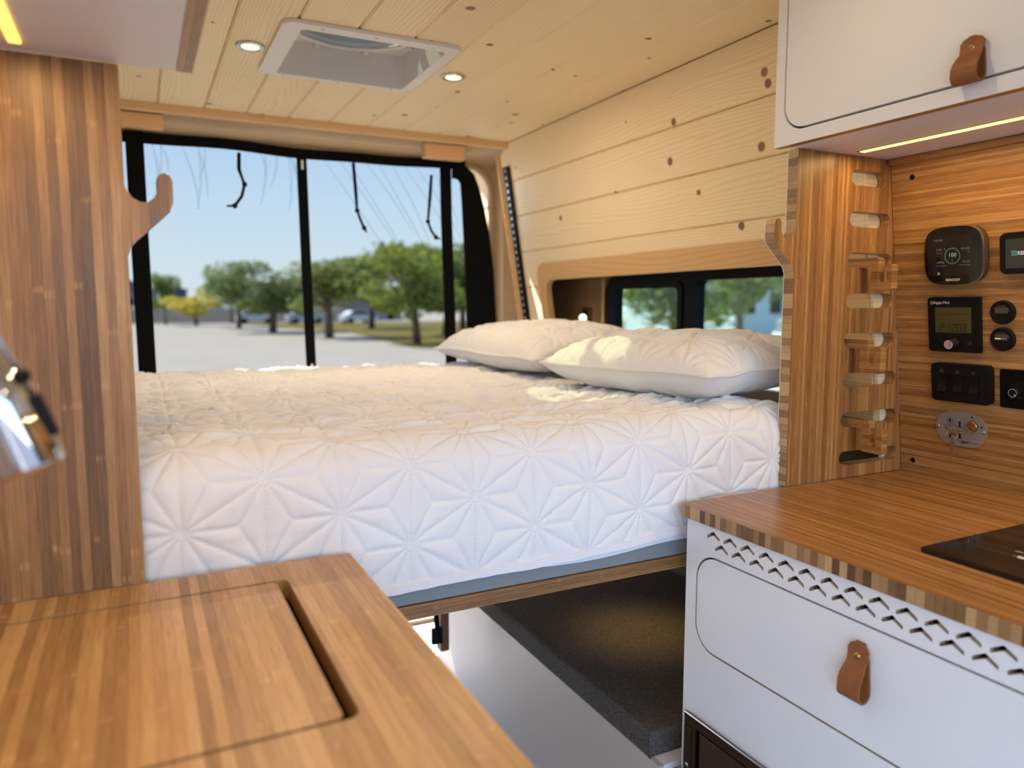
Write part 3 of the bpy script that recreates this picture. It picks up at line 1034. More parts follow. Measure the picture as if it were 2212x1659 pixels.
# triple switch
g = gadget('switch_panel', 'black wall plate with three rocker switches', 'switch', 0.893, 1.110, 0.014)
gp('plate', g, rrect(-0.0575, 0.0575, -0.0375, 0.0375, 0.009, 6), 0.0, 0.014, M_black, bev=0.0)
gp('bezel', g, rrect(-0.053, 0.047, -0.033, 0.033, 0.005, 4), 0.014, 0.0155, M_black, holes=[rrect(-0.044, 0.039, -0.0195, 0.0165, 0.002, 2)])
for k, (uu, a_, b_) in enumerate(((-0.0345, 'GREY', 'DUMP'), (-0.003, 'BED', 'LIGHTS'), (0.0275, 'OUT', 'SIDE'))):
    prof = []
    sgn = -1 if k == 0 else 1
    for q in range(9):
        v_ = -0.0165 + 0.0305 * q / 8
        t = (v_ + 0.00125) / 0.0153
        prof.append((v_, 0.0162 + 0.0035 * t * t + sgn * 0.0012 * t))
    obj('rocker', prism([(-0.0165, 0.013)] + prof + [(0.014, 0.013)], uu - .0085, uu + .0085, 0), plain('rocker_black', (0.008, 0.0075, 0.0075, 1), 0.4, spec=0.2), g, world=False)
    if k < 2:
        text('print', a_, 0.0034, M_inkg, g, uu, 0.0245, 0.0157, 'CENTER')
        text('print', b_, 0.0034, M_inkg, g, uu, 0.0208, 0.0157, 'CENTER')
    else:
        text('print', 'OUT', 0.0034, M_inkg, g, uu, 0.0245, 0.0157, 'CENTER')
        text('print', 'OFF', 0.0034, M_inkg, g, uu, 0.0208, 0.0157, 'CENTER')

# dimmer
g = gadget('dimmer_switch', 'flat black dimmer plate with a silver-ringed knob at the right picture edge', 'switch', 0.780, 1.109, 0.003)
gp('plate', g, rrect(-0.037, 0.037, -0.036, 0.036, 0.003, 3), 0.0, 0.003, M_blackm)
kc_ = (-0.0030, -0.002)
obj('knob_skirt', lathe([(0.0165, 0.003), (0.0160, 0.0042), (0.0, 0.0042)], 30, Matrix.Translation((kc_[0], kc_[1], 0))), M_black, g, world=False)
obj('knob', lathe([(0.0078, 0.0042), (0.0074, 0.024), (0.0, 0.024)], 24, Matrix.Translation((kc_[0], kc_[1], 0))), M_black, g, world=False)
gp('knob_ring', g, circ(kc_[0], kc_[1], 0.0076, 28), 0.0232, 0.0245, M_rim, holes=[circ(kc_[0], kc_[1], 0.0066, 28)])
gp('pointer', g, [(kc_[0] + .0022, kc_[1] - .0028), (kc_[0] + .0030, kc_[1] - .0021), (kc_[0] + .0056, kc_[1] - .0050), (kc_[0] + .0048, kc_[1] - .0057)], 0.0241, 0.0247, M_inkw)
text('print', 'ACCENT LIGHTS', 0.0037, M_inkg, g, -0.004, -0.0155, 0.0032, 'CENTER')
for v_ in (0.0265, -0.0265):
    obj('screw', lathe([(0.0025, 0.003), (0.0022, 0.0038), (0.0, 0.004)], 12, Matrix.Translation((-0.011, v_, 0))), M_black, g, world=False)

# bed lift key plate
g = gadget('key_switch_plate', 'oval grey metal key switch plate with bed lift pictograms', 'switch', 0.8925, 1.0195, 0.002)
gp('plate', g, rrect(-0.0505, 0.0505, -0.035, 0.035, 0.0348, 12), 0.0, 0.0022, M_plate)
nn_ = 0.0023
for uu, vv in ((-0.0458, 0.0), (0.0445, 0.0)):
    obj('screw', lathe([(0.0038, 0.002), (0.0030, 0.0038), (0.0, 0.0046)], 16, Matrix.Translation((uu, vv, 0))), M_chrome, g, world=False)


def line2(a, b_, wd=0.0007):
    dx_, dy_ = b_[0] - a[0], b_[1] - a[1]
    L_ = math.hypot(dx_, dy_)
    px, py = -dy_ / L_ * wd / 2, dx_ / L_ * wd / 2
    return prism([(a[0] + px, a[1] + py), (b_[0] + px, b_[1] + py), (b_[0] - px, b_[1] - py), (a[0] - px, a[1] - py)], nn_, nn_ + .0002)


def arrow(cx, cy, s, up=1, shaft=1.0):
    p = [(0, 1), (1, 0.15), (0.5, 0.15), (0.5, -1 * shaft), (-0.5, -1 * shaft), (-0.5, 0.15), (-1, 0.15)]
    return [(cx + x_ * s, cy + y_ * s * up) for x_, y_ in p]


for cy, d in ((0.0155, 1), (-0.0165, -1)):
    gp('pictogram_ring', g, circ(-0.0215, cy, 0.0066, 28), nn_, nn_ + .0002, M_ink, holes=[circ(-0.0215, cy, 0.0060, 28)])
    gp('pictogram_arrow', g, arrow(-0.0215, cy, 0.0040, d), nn_, nn_ + .0002, M_ink)
gp('pictogram_arrow', g, arrow(-0.002, 0.0120, 0.0042, 1, 2.2), nn_, nn_ + .0002, M_ink)
gp('pictogram_arrow', g, arrow(-0.002, -0.0165, 0.0042, -1, 1.6), nn_, nn_ + .0002, M_ink)
bl = [((-.033, .001), (-.010, -.0135)), ((-.033, -.001), (-.010, -.0155)), ((-.010, -.0135), (.008, -.003)), ((-.010, -.0155), (.008, -.005)), ((-.033, .001), (-.033, -.001)),
      ((-.031, .0045), (-.013, .0085)), ((-.013, .0085), (-.011, .0055)), ((-.011, .0055), (-.029, .0005)), ((-.029, .0005), (-.031, .0045)), ((-.022, .0066), (-.020, .003)), ((-.011, .0055), (.008, .0005)),
      ((-.0215, .0092), (-.0215, .0066)), ((-.0215, -.010), (-.0215, -.0080)), ((.0225, .0215), (.0225, .0245)), ((.0345, .009), (.0375, .009)), ((-.038, -.0215), (.036, -.0255))]
obj('pictogram_bed', join(*[line2(*q) for q in bl]), M_ink, g, world=False)['label'] = 'black line drawing of a bed with arrows'
for cx, cy in ((0.0225, 0.0268), (0.0405, 0.0085)):
    gp('padlock_icon', g, rrect(cx - .0018, cx + .0018, cy - .0016, cy + .0014, .0003, 2), nn_, nn_ + .0002, M_ink)
    gp('padlock_shackle', g, circ(cx + (0 if cy > .02 else .0016), cy + .0020, 0.0015, 16, 0.0019), nn_, nn_ + .0002, M_ink, holes=[circ(cx + (0 if cy > .02 else .0016), cy + .0020, 0.0010, 16, 0.0014)])
text('brand_print', 'PERT', 0.0052, M_ink, g, -0.0005, -0.0268, nn_ + .0001, shear=0.3, bold=0.0002, wide=1.25)
gp('brand_emblem', g, circ(-0.0150, -0.0262, 0.0028, 18), nn_, nn_ + .0002, M_ink, holes=[circ(-0.0146, -0.0266, 0.0013, 12)])
obj('lock_barrel', lathe([(0.0112, 0.002), (0.0108, 0.0060), (0.0085, 0.0074), (0.0080, 0.0064), (0.0, 0.0066)], 30, Matrix.Translation((0.0228, 0.0085, 0))), plain('bronze_lock', lin(170, 130, 92), 0.25, metal=0.9), g, world=False)

gk = gadget('keys', 'two small silver keys on a ring, one in the lock of the oval plate', 'keys', 0.8925, 1.0195, 0.002)
M_key = plain('key_metal', lin(190, 168, 138), 0.3, metal=0.9)
obj('key', prism([(0.0145, -0.0010), (0.0245, -0.0010), (0.0245, 0.0010), (0.0145, 0.0010)], 0.0062, 0.0200, 2), M_key, gk, world=False)
obj('key_bow', prism(rrect(-0.004, 0.018, -0.0012, 0.0012, 0.001, 2), 0.018, 0.030, 2), M_key, gk, world=False)
obj('ring', tube([(-0.004 + .0105 * math.cos(a), -0.0075 + .0105 * math.sin(a), 0.024 - 0.004 * math.sin(a)) for a in [2 * math.pi * k / 28 for k in range(28)]], 0.0006, 6, True), M_key, gk, world=False)
obj('hanging_key', prism([(-0.0105, -0.0165), (-0.0105, -0.0330), (-0.0085, -0.0365), (-0.0085, -0.0520), (-0.0052, -0.0530), (-0.0052, -0.0365), (-0.0030, -0.0330), (-0.0015, -0.0180), (-0.0060, -0.0150)], 0.019, 0.0206, 2), plain('key_metal_dull', lin(150, 122, 100), 0.4, metal=0.6), gk, world=False)

# ================================================================== RIGHT OVERHEAD CABINET
oc = empty('overhead_cabinet', 'white overhead cabinet with rounded door above the gadget panel', 'cabinet', (1.2, 0.4, 1.55))
OF = 1.055
D2 = (0.16, 1.0115, 1.5705, 1.90, 0.046)
fpan = prism([(-0.4, 1.5475), (1.031, 1.5475), (1.031, 1.8775), (-0.4, 1.8775)], OF, OF + .018, 0,
             holes=[[p_ for p_ in rrect(*D2, 8) if p_[1] <= 1.80] and ([(0.16, 1.868), ] + [p_ for p_ in rrect(*D2, 8) if p_[1] < 1.70] + [(1.0115, 1.868)])])
set_slot(fpan, lambda nn, c_: nn.z < -0.7 and c_.z < 1.56, 1)
obj('front_panel', fpan, [M_white, M_bam_top], oc)
inner = rrect(D2[0] + .003, D2[1] - .0042, D2[2] + .0042, D2[3], 0.042, 8)
od = obj('door', prism([(0.163, 1.866)] + [p_ for p_ in inner if p_[1] < 1.70] + [(1.0073, 1.866)], OF, OF + .018, 0), M_white, oc)
obj('underside', box(OF + .018, 1.40, -0.4, 1.031, 1.553, 1.566), M_white, oc)
obj('end_panel', box(OF + .018, 1.32, 1.013, 1.031, 1.566, 1.872), M_white, oc)
leather_pull(od, OF, 0.668, 1.632, 1.567, 0.036)
obj('led_strip', box(1.236, 1.249, -0.3, 0.993, 1.5505, 1.5535, 0.001), M_led, oc)['label'] = 'glowing warm led strip'
obj('led_channel', box(1.2335, 1.2515, -0.302, 0.997, 1.5520, 1.5534), M_steel, oc)


def area(name, loc, sx_, sy_, energy, col, rot=(0, 0, 0), spread=180, shape='RECTANGLE'):
    ld = bpy.data.lights.new(name, 'AREA')
    ld.shape = shape
    ld.size = sx_
    ld.size_y = sy_
    ld.energy = energy
    ld.color = col
    ld.spread = math.radians(spread)
    o = bpy.data.objects.new(name, ld)
    COL.objects.link(o)
    o.location = loc
    o.rotation_euler = rot
    return o


area('led_strip_light', (1.2425, 0.345, 1.5498), 0.012, 1.28, 3.6, (1.0, 0.66, 0.29))

# ================================================================== LEFT OVERHEAD CABINET
lc = empty('overhead_cabinet', 'white overhead cabinet with bamboo-edged front above the bamboo table', 'cabinet', (-0.1, 0.6, 1.545))
obj('underside', box(-0.345, 0.0545, -0.1, 1.021, 1.5455, 1.56), M_white, lc)
fp2 = box(0.055, 0.073, -0.1, 1.021, 1.5450, 1.876)
obj('front_panel', fp2, M_bam_topl, lc)['label'] = 'bamboo front board seen from below'
obj('end_panel', box(-0.345, 0.054, 1.006, 1.021, 1.56, 1.876), M_white, lc)
obj('led_strip', box(-0.112, -0.0995, 0.02, 0.987, 1.5425, 1.5455, 0.001), M_ledl, lc)['label'] = 'glowing amber led strip'
area('led_strip_light', (-0.106, 0.5, 1.5415), 0.012, 0.9, 2.3, (1.0, 0.62, 0.25))

# ================================================================== LEFT TABLE WITH SINK
lb = empty('sink_cabinet', 'white cabinet under the bamboo sink table', 'cabinet', (0, 0.6, 0))
obj('body', join(box(0.217, 0.235, 0.2, 1.02, 0.0, 0.886), box(-0.345, 0.217, 0.2, 0.22, 0.0, 0.886), box(-0.345, 0.217, 1.0, 1.02, 0.0, 0.886)), M_white, lb)
tb = prism(rrect(-0.345, 0.2535, 0.18, 1.0215, 0.004, 3), 0.886, 0.9105, 2, holes=[rrect(-0.30, 0.1555, 0.596, 0.9575, 0.012, 5)])
tbo = obj('table_top', tb, M_bam_topl)
tag(tbo, 'bamboo sink table top with rectangular cutout at the lower left', 'worktop')
cb = obj('sink_cover', prism(rrect(-0.296, 0.1415, 0.602, 0.9515, 0.006, 4), 0.884, 0.9100, 2, bev=0), M_bam_topl)
tag(cb, 'flush bamboo cover board lying in the sink cutout', 'cutting board')
sk = obj('sink', join(box(-0.31, 0.168, 0.586, 0.967, 0.70, 0.705), box(-0.31, -0.305, 0.586, 0.967, 0.70, 0.885), box(0.163, 0.168, 0.586, 0.967, 0.70, 0.885),
                      box(-0.31, 0.168, 0.586, 0.591, 0.70, 0.885), box(-0.31, 0.168, 0.962, 0.967, 0.70, 0.885), box(-0.30, 0.163, 0.591, 0.60, 0.875, 0.8835), box(-0.30, 0.163, 0.953, 0.962, 0.875, 0.8835)), M_steel)
tag(sk, 'steel sink bowl glimpsed in the gap beside the bamboo cover board', 'sink')

# faucet with hanging spray head
fa = empty('faucet', 'chrome faucet spray head with black buttons at the left picture edge', 'faucet', (-0.26, 0.50, 0.9105))
top_, bot_ = Vector((-0.1185, 0.62, 1.270)), Vector((-0.0720, 0.62, 1.1445))
ax_ = (bot_ - top_).normalized()
rotq = Vector((0, 0, 1)).rotation_difference(ax_).to_matrix().to_4x4()
Mf = Matrix.Translation(top_) @ rotq
Lh = (bot_ - top_).length
obj('spray_head', lathe([(0.0, 0.0), (0.0145, 0.001), (0.0165, 0.025), (0.0172, 0.040), (0.0168, 0.0405), (0.0168, 0.042), (0.0175, 0.0425), (0.0195, 0.085), (0.0215, Lh - .004), (0.0205, Lh), (0.017, Lh), (0.017, Lh - .003), (0.0, Lh - .003)], 32, Mf), M_chrome, fa)
side = ax_.cross(Vector((0, 1, 0))).normalized()
if side.x < 0:
    side = -side
obj('diverter_ball', lathe([(0.0, -0.0052), (0.003, -0.0043), (0.0048, -0.002), (0.0052, 0.0), (0.0048, 0.002), (0.003, 0.0043), (0.0, 0.0052)], 16, Matrix.Translation(top_ + ax_ * 0.070 + side * 0.021 + Vector((0, -.004, 0)))), M_black, fa)
mid_ = top_ + ax_ * 0.101 + side * 0.0205
Mb = Matrix.Translation(mid_) @ rotq
obj('button_block', prism(rrect(-0.0045, 0.0045, -0.006, 0.006, 0.002, 3), -0.0155, 0.0155, 2, fn=lambda x_, y_, z_: tuple(Mb @ Vector((x_, y_, z_)))), M_black, fa)
obj('hose_rod', tube([top_ - ax_ * 0.03 + side * .014, top_ + side * .0162, top_ + ax_ * .085 + side * .0205], 0.0018, 8), M_chrome, fa)
arc = [Vector((-0.26, 0.50, 0.911)), Vector((-0.26, 0.50, 1.22)), Vector((-0.258, 0.503, 1.27)), Vector((-0.245, 0.52, 1.315)), Vector((-0.215, 0.55, 1.345)), Vector((-0.18, 0.585, 1.35)), Vector((-0.15, 0.608, 1.33)), Vector((-0.13, 0.617, 1.30)), top_ + ax_ * .005]
obj('neck', tube(arc, 0.0125, 14), M_chrome, fa)
obj('base', lathe([(0.028, 0.0), (0.028, 0.006), (0.018, 0.012), (0.016, 0.05), (0.013, 0.052)], 28, Matrix.Translation((-0.26, 0.50, 0.911))), M_chrome, fa)

# ================================================================== BED
bed = empty('bed_platform', 'lift bed platform with grey steel fascia and bamboo edge under the quilt', 'bed', (0.5, 1.7, 0.776))
obj('fascia', box(-0.34, 1.44, 1.060, 1.072, 0.7995, 0.870, 0.0015), M_grey, bed)
obj('fascia_lip', box(-0.34, 1.44, 1.0585, 1.0605, 0.846, 0.849), M_grey, bed)
obj('edge_board', box(-0.34, 1.44, 1.056, 1.076, 0.7755, 0.7990, 0.0015), M_bam_x, bed)
obj('deck', box(-0.34, 1.44, 1.073, 2.45, 0.806, 0.816), plain('plywood_deck', lin(170, 140, 104), 0.8), bed)
obj('rear_fascia', box(-0.34, 1.44, 2.44, 2.452, 0.7995, 0.87), M_grey, bed)
mat_me = box(-0.335, 1.20, 1.066, 2.435, 0.818, 1.035, 0.03, 3)
mt = obj('mattress', mat_me, M_sheet)
tag(mt, 'pale sheeted mattress edge peeping below the quilt hem', 'mattress')


def vnoise(x_, y_, seed):
    rs = np.random.RandomState(seed)
    T = rs.rand(64, 64)
    xi, yi = np.floor(x_).astype(int), np.floor(y_).astype(int)
    fx, fy = x_ - xi, y_ - yi
    fx, fy = fx * fx * (3 - 2 * fx), fy * fy * (3 - 2 * fy)
    g00, g10 = T[xi % 64, yi % 64], T[(xi + 1) % 64, yi % 64]
    g01, g11 = T[xi % 64, (yi + 1) % 64], T[(xi + 1) % 64, (yi + 1) % 64]
    return (g00 * (1 - fx) + g10 * fx) * (1 - fy) + (g01 * (1 - fx) + g11 * fx) * fy - 0.5


LA = 0.122


def star_dist(x_, s_, ox, os_, L=LA):
    """distance to the stitch lines of the star pattern"""
    h = L * math.sqrt(3) / 2
    c2 = (x_ - ox) / h
    c1 = ((s_ - os_) - c2 * L / 2) / L
    f1, f2 = c1 - np.floor(c1), c2 - np.floor(c2)
    flip = f1 + f2 > 1
    f1 = np.where(flip, 1 - f1, f1)
    f2 = np.where(flip, 1 - f2, f2)
    b0 = 1 - f1 - f2
    B = [b0, f1, f2]
    d = np.minimum(np.minimum(b0, f1), f2) * h
    for k in range(3):
        i, j = (k + 1) % 3, (k + 2) % 3
        dd = np.abs(B[i] - B[j]) * h / math.sqrt(3)
        d = np.minimum(d, np.where(B[k] > (B[i] + B[j]) / 2, dd, 1.0))
    return d


def resample(pts, step):
    P = np.array(pts, float)
    # chaikin smoothing
    for _ in range(3):
        Q = [P[0]]
        for a, b_ in zip(P[:-1], P[1:]):
            Q += [a * .75 + b_ * .25, a * .25 + b_ * .75]
        Q.append(P[-1])
        P = np.array(Q)
    seg = np.hypot(*np.diff(P, axis=0).T)
    s_ = np.concatenate([[0], np.cumsum(seg)])
    n = int(s_[-1] / step)
    t = np.linspace(0, s_[-1], n)
    return t, np.stack([np.interp(t, s_, P[:, 0]), np.interp(t, s_, P[:, 1])], 1)


prof = [(1.0535, 0.838), (1.0455, 0.90), (1.0455, 0.985), (1.052, 1.030), (1.080, 1.058), (1.15, 1.064), (1.6, 1.060), (2.36, 1.060), (2.435, 1.050), (2.458, 1.00), (2.46, 0.85)]
STEP = 0.0027
tS, PF = resample(prof, STEP)
XS = np.arange(-0.30, 1.240, STEP)
dP = np.gradient(PF, axis=0)
dP /= np.linalg.norm(dP, axis=1)[:, None]
NY, NZ = -dP[:, 1], dP[:, 0]          # outward normal of the profile
OX, OS = 0.037, 0.963 - 0.838
XX, SS = np.meshgrid(XS, tS, indexing='ij')
topness = np.clip((SS - 0.20) / 0.12, 0, 1)


def quilt_h(x_, s_, tp):
    wx_ = x_ + 0.010 * vnoise(x_ / 0.09, s_ / 0.09, 3) * (0.4 + tp)
    ws = s_ + 0.012 * vnoise(x_ / 0.10, s_ / 0.08, 4) * (0.4 + tp)
    d = star_dist(wx_, ws, OX, OS)
    h = 0.0040 * (1 - np.exp(-d / 0.0020)) + 0.0012 * np.minimum(d / 0.016, 1)
    h += tp * (0.012 * vnoise(x_ / 0.22, s_ / 0.050, 5) + 0.016 * (0.5 - np.abs(vnoise(x_ / 0.075 + s_ / .2, s_ / 0.024, 6)) * 2) + 0.011 * vnoise(x_ / 0.045, s_ / 0.014, 11))
    h += 0.012 * vnoise(x_ / 0.33, s_ / 0.30, 7) + (1 - tp) * (0.0030 * vnoise(x_ / 0.05, s_ / 0.06, 8) + 0.0016 * vnoise(x_ / 0.011, s_ / 0.05, 9) + 0.0012 * vnoise(x_ / 0.05, s_ / 0.010, 10))
    return h


HH = quilt_h(XX, SS, topness)
drop = np.clip((XX - 1.10) / 0.14, 0, 1) ** 3 * 0.075 * np.clip((SS - .08) / .12, 0, 1)
hem = (0.004 * vnoise(XX / 0.12, SS * 0, 12) - 0.008 + (XX - 0.335) * 0.026) * np.clip(1 - SS / 0.09, 0, 1)
VY_ = PF[None, :, 0] + NY[None, :] * HH
VZ_ = PF[None, :, 1] + NZ[None, :] * HH - drop + hem
nx, ns_ = XX.shape


def grid_mesh(X, Y, Z):
    a, b_ = X.shape
    co = np.stack([X, Y, Z], -1).reshape(-1, 3)
    idx = np.arange(a * b_).reshape(a, b_)
    f = np.stack([idx[:-1, :-1], idx[:-1, 1:], idx[1:, 1:], idx[1:, :-1]], -1).reshape(-1, 4)
    me_ = bpy.data.meshes.new('m')
    me_.vertices.add(len(co))
    me_.vertices.foreach_set('co', co.astype(np.float32).ravel())
    me_.loops.add(f.size)
    me_.loops.foreach_set('vertex_index', f.astype(np.int32).ravel())
    me_.polygons.add(len(f))
    me_.polygons.foreach_set('loop_start', np.arange(0, f.size, 4, dtype=np.int32))
    me_.polygons.foreach_set('loop_total', np.full(len(f), 4, dtype=np.int32))
    me_.polygons.foreach_set('use_smooth', np.ones(len(f), dtype=bool))
    me_.update()
    me_.validate()
    return me_


shx = np.linspace(-0.30, 1.15, 120)
low = 0.828 + 0.010 * np.sin(shx * 5.0 + 0.6) + 0.004 * np.sin(shx * 17) + 0.012 * np.clip((shx - 0.5) / 0.5, 0, 1)
shX = np.stack([shx] * 4, 1)
shY = np.stack([1.0585 + 0 * shx, 1.0555 + 0.0015 * np.sin(shx * 30), 1.0530 + 0.0015 * np.sin(shx * 30 + 1), 1.0535 + 0.002 * np.sin(shx * 23)], 1)
shZ = np.stack([0.862 + 0 * shx, 0.852 + 0 * shx, 0.5 * (0.85 + low), low], 1)
sh_o = obj('sheet_edge', grid_mesh(shX, shY, shZ), M_sheet, mt)
sh_o['label'] = 'thin pale sheet hanging below the quilt hem'
ql = empty('quilt', 'white quilt stitched with stars draped over the bed', 'quilt', (0.5, 1.7, 0.85))
obj('cover', grid_mesh(XX, VY_, VZ_), M_quilt, ql)
hx = XS[::6]
hy = np.interp(hx, XS, VY_[:, 0])
hz = np.interp(hx, XS, VZ_[:, 0])
obj('hem_binding', ribbon([(x_, y_ - .001, z_ + .003) for x_, y_, z_ in zip(hx, hy, hz)], [0.013] * len(hx), 0.006, (0, -0.05, 1)), M_quilt, ql)


def surf(x_, s_):
    i = (x_ - XS[0]) / STEP
    j = s_ / (tS[1] - tS[0])
    i0, j0 = int(i), int(j)
    if i0 < 0 or j0 < 0 or i0 >= nx - 1 or j0 >= ns_ - 1:
        return None
    fx, fy = i - i0, j - j0
    q = lambda A: (A[i0, j0] * (1 - fx) + A[i0 + 1, j0] * fx) * (1 - fy) + (A[i0, j0 + 1] * (1 - fx) + A[i0 + 1, j0 + 1] * fx) * fy
    return Vector((x_, q(VY_), q(VZ_))), Vector((0, NY[j0], NZ[j0]))


def lattice_lines(x0, x1, s0, s1, ox, os_, L=LA):
    h = L * math.sqrt(3) / 2
    out_ = []
    P = lambda c1, c2: (ox + c2 * h, os_ + c1 * L + c2 * L / 2)
    for c2 in range(int((x0 - ox) / h) - 2, int((x1 - ox) / h) + 2):
        for c1 in range(int((s0 - os_) / L - c2 / 2) - 3, int((s1 - os_) / L - c2 / 2) + 3):
            o_, a, b_, d_ = P(c1, c2), P(c1 + 1, c2), P(c1, c2 + 1), P(c1 + 1, c2 + 1)
            out_ += [(o_, a), (o_, b_), (a, b_)]
            for tri in ((o_, a, b_), (a, b_, d_)):
                ce = (sum(p[0] for p in tri) / 3, sum(p[1] for p in tri) / 3)
                out_ += [(ce, p) for p in tri]
    return out_


sv, sf = [], []
for (a, b_) in lattice_lines(-0.02, 1.2, 0, 0.62, OX, OS):
    L_ = math.hypot(b_[0] - a[0], b_[1] - a[1])
    k = int(L_ / 0.0062)
    for i in range(k):
        t = (i + 0.5) / k
        x_, s_ = a[0] + (b_[0] - a[0]) * t, a[1] + (b_[1] - a[1]) * t
        if not (-0.02 < x_ < 1.2 and 0.012 < s_ < 0.62) or (t * L_ < 0.006 or (1 - t) * L_ < 0.006):
            continue
        # the quilting wanders a little with the cloth
        tpv = min(max((s_ - 0.20) / 0.12, 0), 1)
        q1 = float(vnoise(np.array([x_ / .09]), np.array([s_ / .09]), 3)[0]) * 0.010 * (0.4 + tpv)
        q2 = float(vnoise(np.array([x_ / .10]), np.array([s_ / .08]), 4)[0]) * 0.012 * (0.4 + tpv)
        r_ = surf(x_ - q1, s_ - q2)
        if r_ is None:
            continue
        p, nrm = r_
        dx_, ds = (b_[0] - a[0]) / L_, (b_[1] - a[1]) / L_
        tdir = Vector((dx_, ds * -0 + ds * (dP[min(int(s_ / (tS[1] - tS[0])), ns_ - 1), 0]), ds * dP[min(int(s_ / (tS[1] - tS[0])), ns_ - 1), 1]))
        sd = nrm.cross(tdir)
        base = len(sv)
        for (u_, v_, w_) in ((-.0019, 0, .0003), (0, -.0006, .0003), (.0019, 0, .0003), (0, .0006, .0003), (0, 0, .0013)):
            sv.append(p + tdir * u_ + sd * v_ + nrm * w_)
        sf += [(base, base + 1, base + 4), (base + 1, base + 2, base + 4), (base + 2, base + 3, base + 4), (base + 3, base, base + 4)]
st = obj('stitching', mesh(sv, sf), M_thread, ql)
st['kind'] = 'stuff'


def pillow(name, label, cx, cy, rot, Wd, Ln, zs, Ht, Hb, lift, seed, flange=0.012):
    root = empty(name, label, 'pillow', (cx, cy, 1.066), 'white quilted pillows on the bed')
    step = 0.0036
    na, nb = int(Wd / step), int(Ln / step)
    a = np.linspace(-1, 1, na)
    b_ = np.linspace(-1, 1, nb)
    A, B = np.meshgrid(a, b_, indexing='ij')
    X = A * Wd / 2 * (1 - 0.055 * (1 - B ** 2))
    Y = B * Ln / 2 * (1 - 0.05 * (1 - A ** 2))
    fat = ((1 - np.abs(A) ** 3.2) * (1 - np.abs(B) ** 3.2)).clip(0, 1) ** 0.55
    seam = zs + lift * (A * 0.5 + 0.5) + 0.006 * vnoise(A * 3 + 9, B * 3 + 9, seed)
    d = star_dist(X + 1 + 0.01 * vnoise(X / .07 + 9, Y / .07 + 9, seed + 1), Y + 1 + 0.01 * vnoise(X / .07 + 3, Y / .07 + 3, seed + 2), 0.03, 0.02)
    ripple = np.clip(1 - np.abs(np.abs(A) - 0.0) * 0, 0, 1)
    edge_ = np.clip(np.maximum(np.abs(A), np.abs(B)) * 1.6 - 0.7, 0, 1)
    crease = 0.004 * vnoise(Y / 0.014 + 20, X / 0.10 + 20, seed + 3) * np.clip(np.abs(A) * 1.8 - 0.7, 0, 1) + 0.004 * vnoise(X / 0.014 + 20, Y / 0.10 + 20, seed + 4) * np.clip(np.abs(B) * 1.8 - 0.7, 0, 1)
    ht = fat * Ht + (0.0075 * (1 - np.exp(-d / 0.0036)) + 0.007 * vnoise(X / .045 + 5, Y / .045 + 5, seed + 5) + crease) * np.minimum(fat * 3, 1)
    Zt = seam + ht + 0.001
    co, si = math.cos(rot), math.sin(rot)
    GXx, GYy = cx + X * co - Y * si, cy + X * si + Y * co
    # keep clear of the sloping wall
    obj('quilted_top', grid_mesh(GXx, GYy, Zt), M_quilt, root)
    fold = 0.004 * vnoise(A * 6 + B * 2 + 30, B * 3 + 30, seed + 6) + 0.003 * vnoise(X / .02 + Y / .06 + 30, Y / .03 + 30, seed + 7)
    fatb = ((1 - np.abs(A) ** 5) * (1 - np.abs(B) ** 5)).clip(0, 1) ** 0.5
    Zb = seam - fatb * Hb + fold * np.minimum(fatb * 2, 1)
    Zb = np.maximum(Zb, 1.066)
    Zb = np.minimum(Zb, Zt - 0.0008)
    obj('plain_underside', grid_mesh(GXx[::-1], GYy[::-1], Zb[::-1]), M_sheet, root)
    # flange seam
    per = [(i, 0) for i in range(0, na, 3)] + [(na - 1, j) for j in range(0, nb, 3)] + [(i, nb - 1) for i in range(na - 1, -1, -3)] + [(0, j) for j in range(nb - 1, -1, -3)]
    obj('seam_piping', tube([(GXx[i, j], GYy[i, j], Zt[i, j]) for i, j in per], 0.0042, 6, True), M_quilt, root)
    return root


pillow('pillow', 'white quilted pillow at the rear, nearer the rear doorway', 1.118, 2.000, math.radians(1), 0.46, 0.68, 1.122, 0.082, 0.048, 0.010, 21)
pillow('pillow', 'white quilted pillow in front, beside the slotted partition', 1.132, 1.365, math.radians(11), 0.45, 0.50, 1.126, 0.068, 0.062, 0.010, 41)

# ================================================================== BENCH UNDER THE BED
bn = empty('bench', 'white storage bench below the bed', 'bench', (1.1, 1.6, 0))
obj('side_panel', box(0.834, 0.846, 1.046, 2.22, 0.0, 0.4), plain('warm_grey_laminate', lin(190, 180, 170), 0.5), bn)
obj('lid', box(0.8465, 1.44, 1.046, 2.22, 0.388, 0.400), M_white, bn)
obj('end_panel', box(0.8465, 1.44, 1.046, 1.058, 0.0, 0.387), M_ply, bn)
obj('inner_lining', box(1.43, 1.445, 1.058, 2.22, 0.4, 0.77), M_tweed, bn)
cu_me = box(0.832, 1.428, 1.072, 2.215, 0.4005, 0.4520, 0.008, 3)
cu = empty('bench_cushion', 'charcoal tweed cushion on the white bench under the bed', 'cushion', (1.1, 1.6, 0.4))
obj('pad', cu_me, M_tweed, cu)
obj('corner_seam', tube([(0.833, 1.073, 0.402), (0.833, 1.073, 0.448)], 0.0022, 6), M_tweed, cu)
br = empty('bed_lift_bracket', 'brown wooden bracket with black strap hanging below the bed', 'bracket', (0.76, 1.9, 0.28))
obj('board', box(0.722, 0.748, 1.885, 1.92, 0.285, 0.8055, 0.003), plain('dark_stained_wood', lin(120, 78, 50), 0.6, noise=0.2, nscale=30), br)
